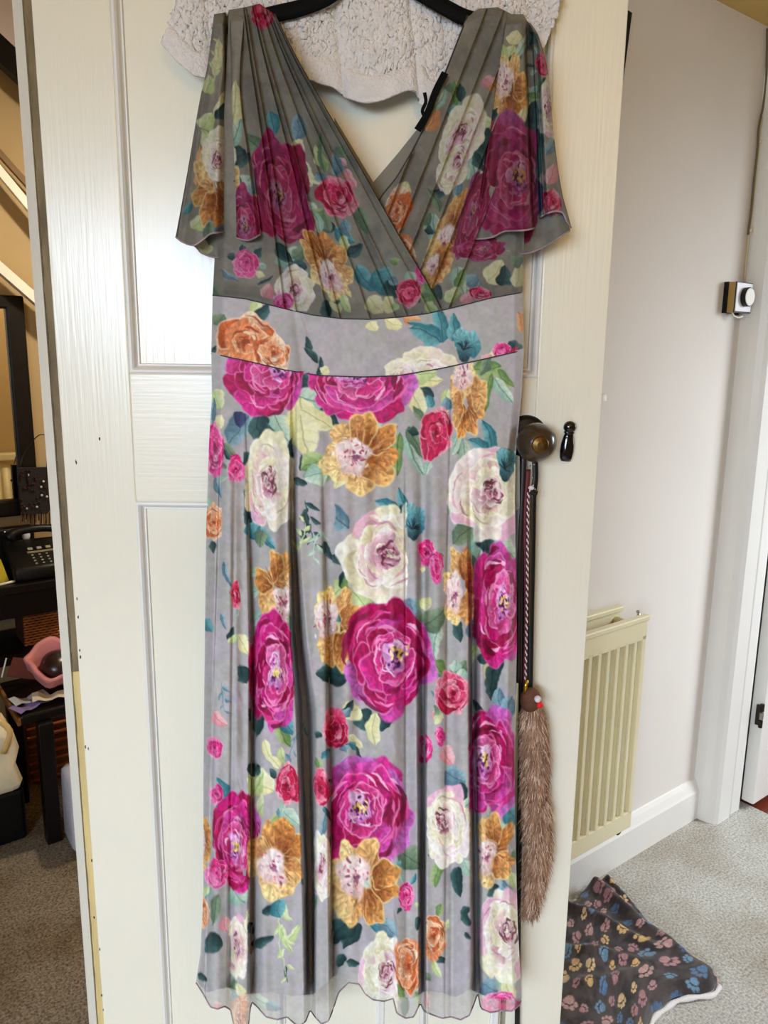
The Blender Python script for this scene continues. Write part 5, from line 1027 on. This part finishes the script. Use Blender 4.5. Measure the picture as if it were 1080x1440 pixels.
lathe(bbm, prof, 40); rr = random.Random(5)
for v_ in bbm.verts:
    a = math.atan2(v_.co.y, v_.co.x); k_ = 1 + .05 * math.sin(5 * a) + .03 * math.sin(9 * a + 1); v_.co.x *= k_; v_.co.y *= k_; v_.co.z += .008 * math.sin(4 * a + .6) * (v_.co.z > .04)
bmesh.ops.transform(bbm, matrix=Matrix.Rotation(math.radians(28), 4, 'X'), verts=bbm.verts); bmesh.ops.translate(bbm, vec=(0, 0, .028), verts=bbm.verts); bmesh.ops.scale(bbm, vec=(.88, .88, .82), verts=bbm.verts)
obj('cloth_lining', bbm, M_pink, bw_, True)
db = B(); ball(db, (0, 0, .06), .052, 20, (1, 1.1, .8)); bmesh.ops.transform(db, matrix=Matrix.Rotation(math.radians(28), 4, 'X'), verts=db.verts); bmesh.ops.translate(db, vec=(.0, 0, .028), verts=db.verts); bmesh.ops.scale(db, vec=(.88, .88, .82), verts=db.verts)
obj('contents', db, mat('dark_glossy_contents', (34, 18, 18), .3), bw_, True)
for i, (x, y, dx, m, rz, lab) in enumerate(((40, 975, .05, mat('lilac_paper', (128, 110, 156), .7), .5, 'lilac leaflet poking out under the pink bowl'), (45, 985, .06, mat('grey_paper', (170, 172, 176), .7), .2, 'crumpled grey paper below the pink bowl'), (72, 995, .05, mat('cream_paper', (214, 204, 176), .7), -.2, 'cream rolled paper at the front of the stool'))):
    s_, z_ = hp(x, y, 2.22); e = thing('paper', lab, 'paper', tuple(W(s_, (2.20, 2.235, 2.205)[i], SZ + .004 + i * .005)), PHI + rz, 'loose papers on the low stool')
    bm = B(); n = 7; R0 = []
    for k in range(n): R0.append([bm.verts.new((-.05 + .1 * k / (n - 1), yy_, .004 * math.sin(k * 1.9) + .004 + j * .003 * math.cos(k))) for j, yy_ in enumerate((-.02, .0, .03))])
    for a, b in zip(R0, R0[1:]):
        for j in range(2): bm.faces.new((a[j], a[j + 1], b[j + 1], b[j]))
    r = bmesh.ops.extrude_face_region(bm, geom=list(bm.faces)); bmesh.ops.translate(bm, vec=(0, 0, .0012), verts=[q_ for q_ in r['geom'] if isinstance(q_, bmesh.types.BMVert)]); bmesh.ops.recalc_face_normals(bm, faces=bm.faces)
    obj('sheet', bm, m, e)
s_, z_ = hp(20, 945, 2.36); e = thing('envelope', 'red brown card with a pale edge leaning behind the bowl', 'card', tuple(W(s_ + .03, 2.38, SZ + .019)), PHI); obj('sheet', box(B(), -.05, .05, -.002, .002, 0, .06, M=Matrix.Rotation(.35, 4, 'Y')), mat('brown_card', (110, 52, 40), .6), e); obj('pale_edge', tube(B(), [(-.045, -.003, .076), (-.062, -.003, .02)], .0022, 6), M_cream, e)
# lower basket side, tissue pack, bag, dark case
s_, z_ = hp(68, 1130, 2.45); e = thing('floor_basket', 'tall brown basket on the hall floor behind the stool', 'basket', tuple(W(s_, 2.52, 0)), PHI)
obj('body', box(B(), -.035, .10, -.02, .10, 0, .30, bev=.01), mat('brown_basket_weave', (120, 70, 30), .6, var=.5, vscale=30, stretch=(1, 1, 4)), e)
for k in range(10): obj('weave', tube(B(), [(-.036, -.023, .015 + k * .03), (.10, -.023, .015 + k * .03)], .006, 6), M_wick, e, True)
tp_ = sdz(FZ(101, 1205)); tpk = thing('tissue_pack', 'clear wrapped white paper roll pack with blue lettering on the hall floor', 'pack', tuple(W(tp_[0] + .058, tp_[1] + .030, 0)), PHI)
TH_ = .225
bm = box(B(), -.05, .09, -.05, .09, 0, TH_, bev=.022); rr = random.Random(3)
for v_ in bm.verts: v_.co += Vector((rr.uniform(-.003, .003), rr.uniform(-.003, .003), rr.uniform(-.003, .003)))
obj('wrapper', bm, mat('white_plastic_wrap', (206, 200, 204), .25, var=.12, vscale=20, bump=.3, bscale=30), tpk, True)
fc = bpy.data.curves.new('lettering', 'FONT'); fc.body = 'Oke'; fc.size = .05; fc.extrude = .0006; fc.shear = .3
ft_ = bpy.data.objects.new('lettering_source', fc); COL.objects.link(ft_); bpy.context.view_layer.update(); lm = bpy.data.meshes.new_from_object(ft_); bpy.data.objects.remove(ft_); fo_ = link('lettering', lm, mat('blue_print', (36, 96, 150), .4), tpk); fo_.location = (-.052, -.0525, .12); fo_.rotation_euler = (PI / 2, 0, 0)
cs = sdz(FZ(8, 1195)); e = thing('dark_case', 'black upright case on the hall floor at the left edge', 'case', tuple(W(cs[0] - .085, cs[1] + .02, 0)), PHI)
obj('body', box(B(), -.25, .15, 0, .20, 0, .16, bev=.012), M_black, e); obj('lid', box(B(), -.25, .15, -.003, .203, .162, .20, bev=.01), M_black, e); obj('handle', tube(B(), spline([(-.10, -.004, .12), (-.09, -.03, .10), (-.01, -.03, .10), (0, -.004, .12)], 12), .006, 8), M_black, e, True)
cbp = hp(0, 1090, 2.02); e = thing('cream_bag', 'cream canvas bag on top of the black case', 'bag', tuple(W(hp(16, 1100, 2.1)[0] - .062, 2.17, .202)), PHI)
bm = box(B(), -.16, .09, -.06, .09, 0, .20, bev=.03); rr = random.Random(8)
bmesh.ops.subdivide_edges(bm, edges=list(bm.edges), cuts=2, use_grid_fill=True)
for v_ in bm.verts: v_.co += Vector((.006 * math.sin(v_.co.z * 60), .006 * math.sin(v_.co.x * 40 + v_.co.z * 50), 0)) ; v_.co.x *= 1 - .25 * max(0, v_.co.z - .1)
obj('body', bm, mat('cream_canvas', (232, 220, 184), .8, var=.12, vscale=14, bump=.3, bscale=30), e, True)
obj('strap', tube(B(), spline([(.05, -.062, .13), (.07, -.07, .19), (.02, -.05, .235), (-.06, -.05, .22)], 14), .008, 8, .4), mat('tan_strap', (214, 178, 110), .7), e, True)
# pendant lamps added out of view to warm and fill room and hall
def pendant(s, d, zc, drop, power, label, col=(1, .91, .74), up=False):
    e = thing('pendant_lamp', label, 'lamp', tuple(W(s, d, zc - drop)), PHI)
    obj('flex', tube(B(), [(0, 0, .10), (0, 0, drop)], .003, 6), M_whitec, e)
    obj('shade', lathe(B(), [(0, -.05), (.08, -.045), (.15, -.01), (.20, .05), (.197, .052), (.147, -.006), (.08, -.041), (0, -.046)] if up else [(.05, .10), (.06, .09), (.14, -.04), (.138, -.042), (.056, .088), (.05, .096)], 28), M_cream, e, True)
    obj('bulb', ball(B(), (0, 0, .02), .03, 14), glow('warm_bulb', (255, 226, 170), 4.0) if 'warm_bulb' not in bpy.data.materials else bpy.data.materials['warm_bulb'], e, True)
    l = bpy.data.lights.new('bulb_light', 'POINT'); l.energy = power; l.color = col; l.shadow_soft_size = .06; o = bpy.data.objects.new('bulb_light', l); COL.objects.link(o); o.parent = e; o.location = (.045, 0, .06) if up else (0, 0, -.06)
pendant(-.30, -.9, CEIL, .42, 26, 'cream pendant lamp in the room behind the viewpoint', (1, .68, .20), True)
pendant(1.25, 2.05, 2.5, .4, 52, 'cream pendant lamp in the hall')
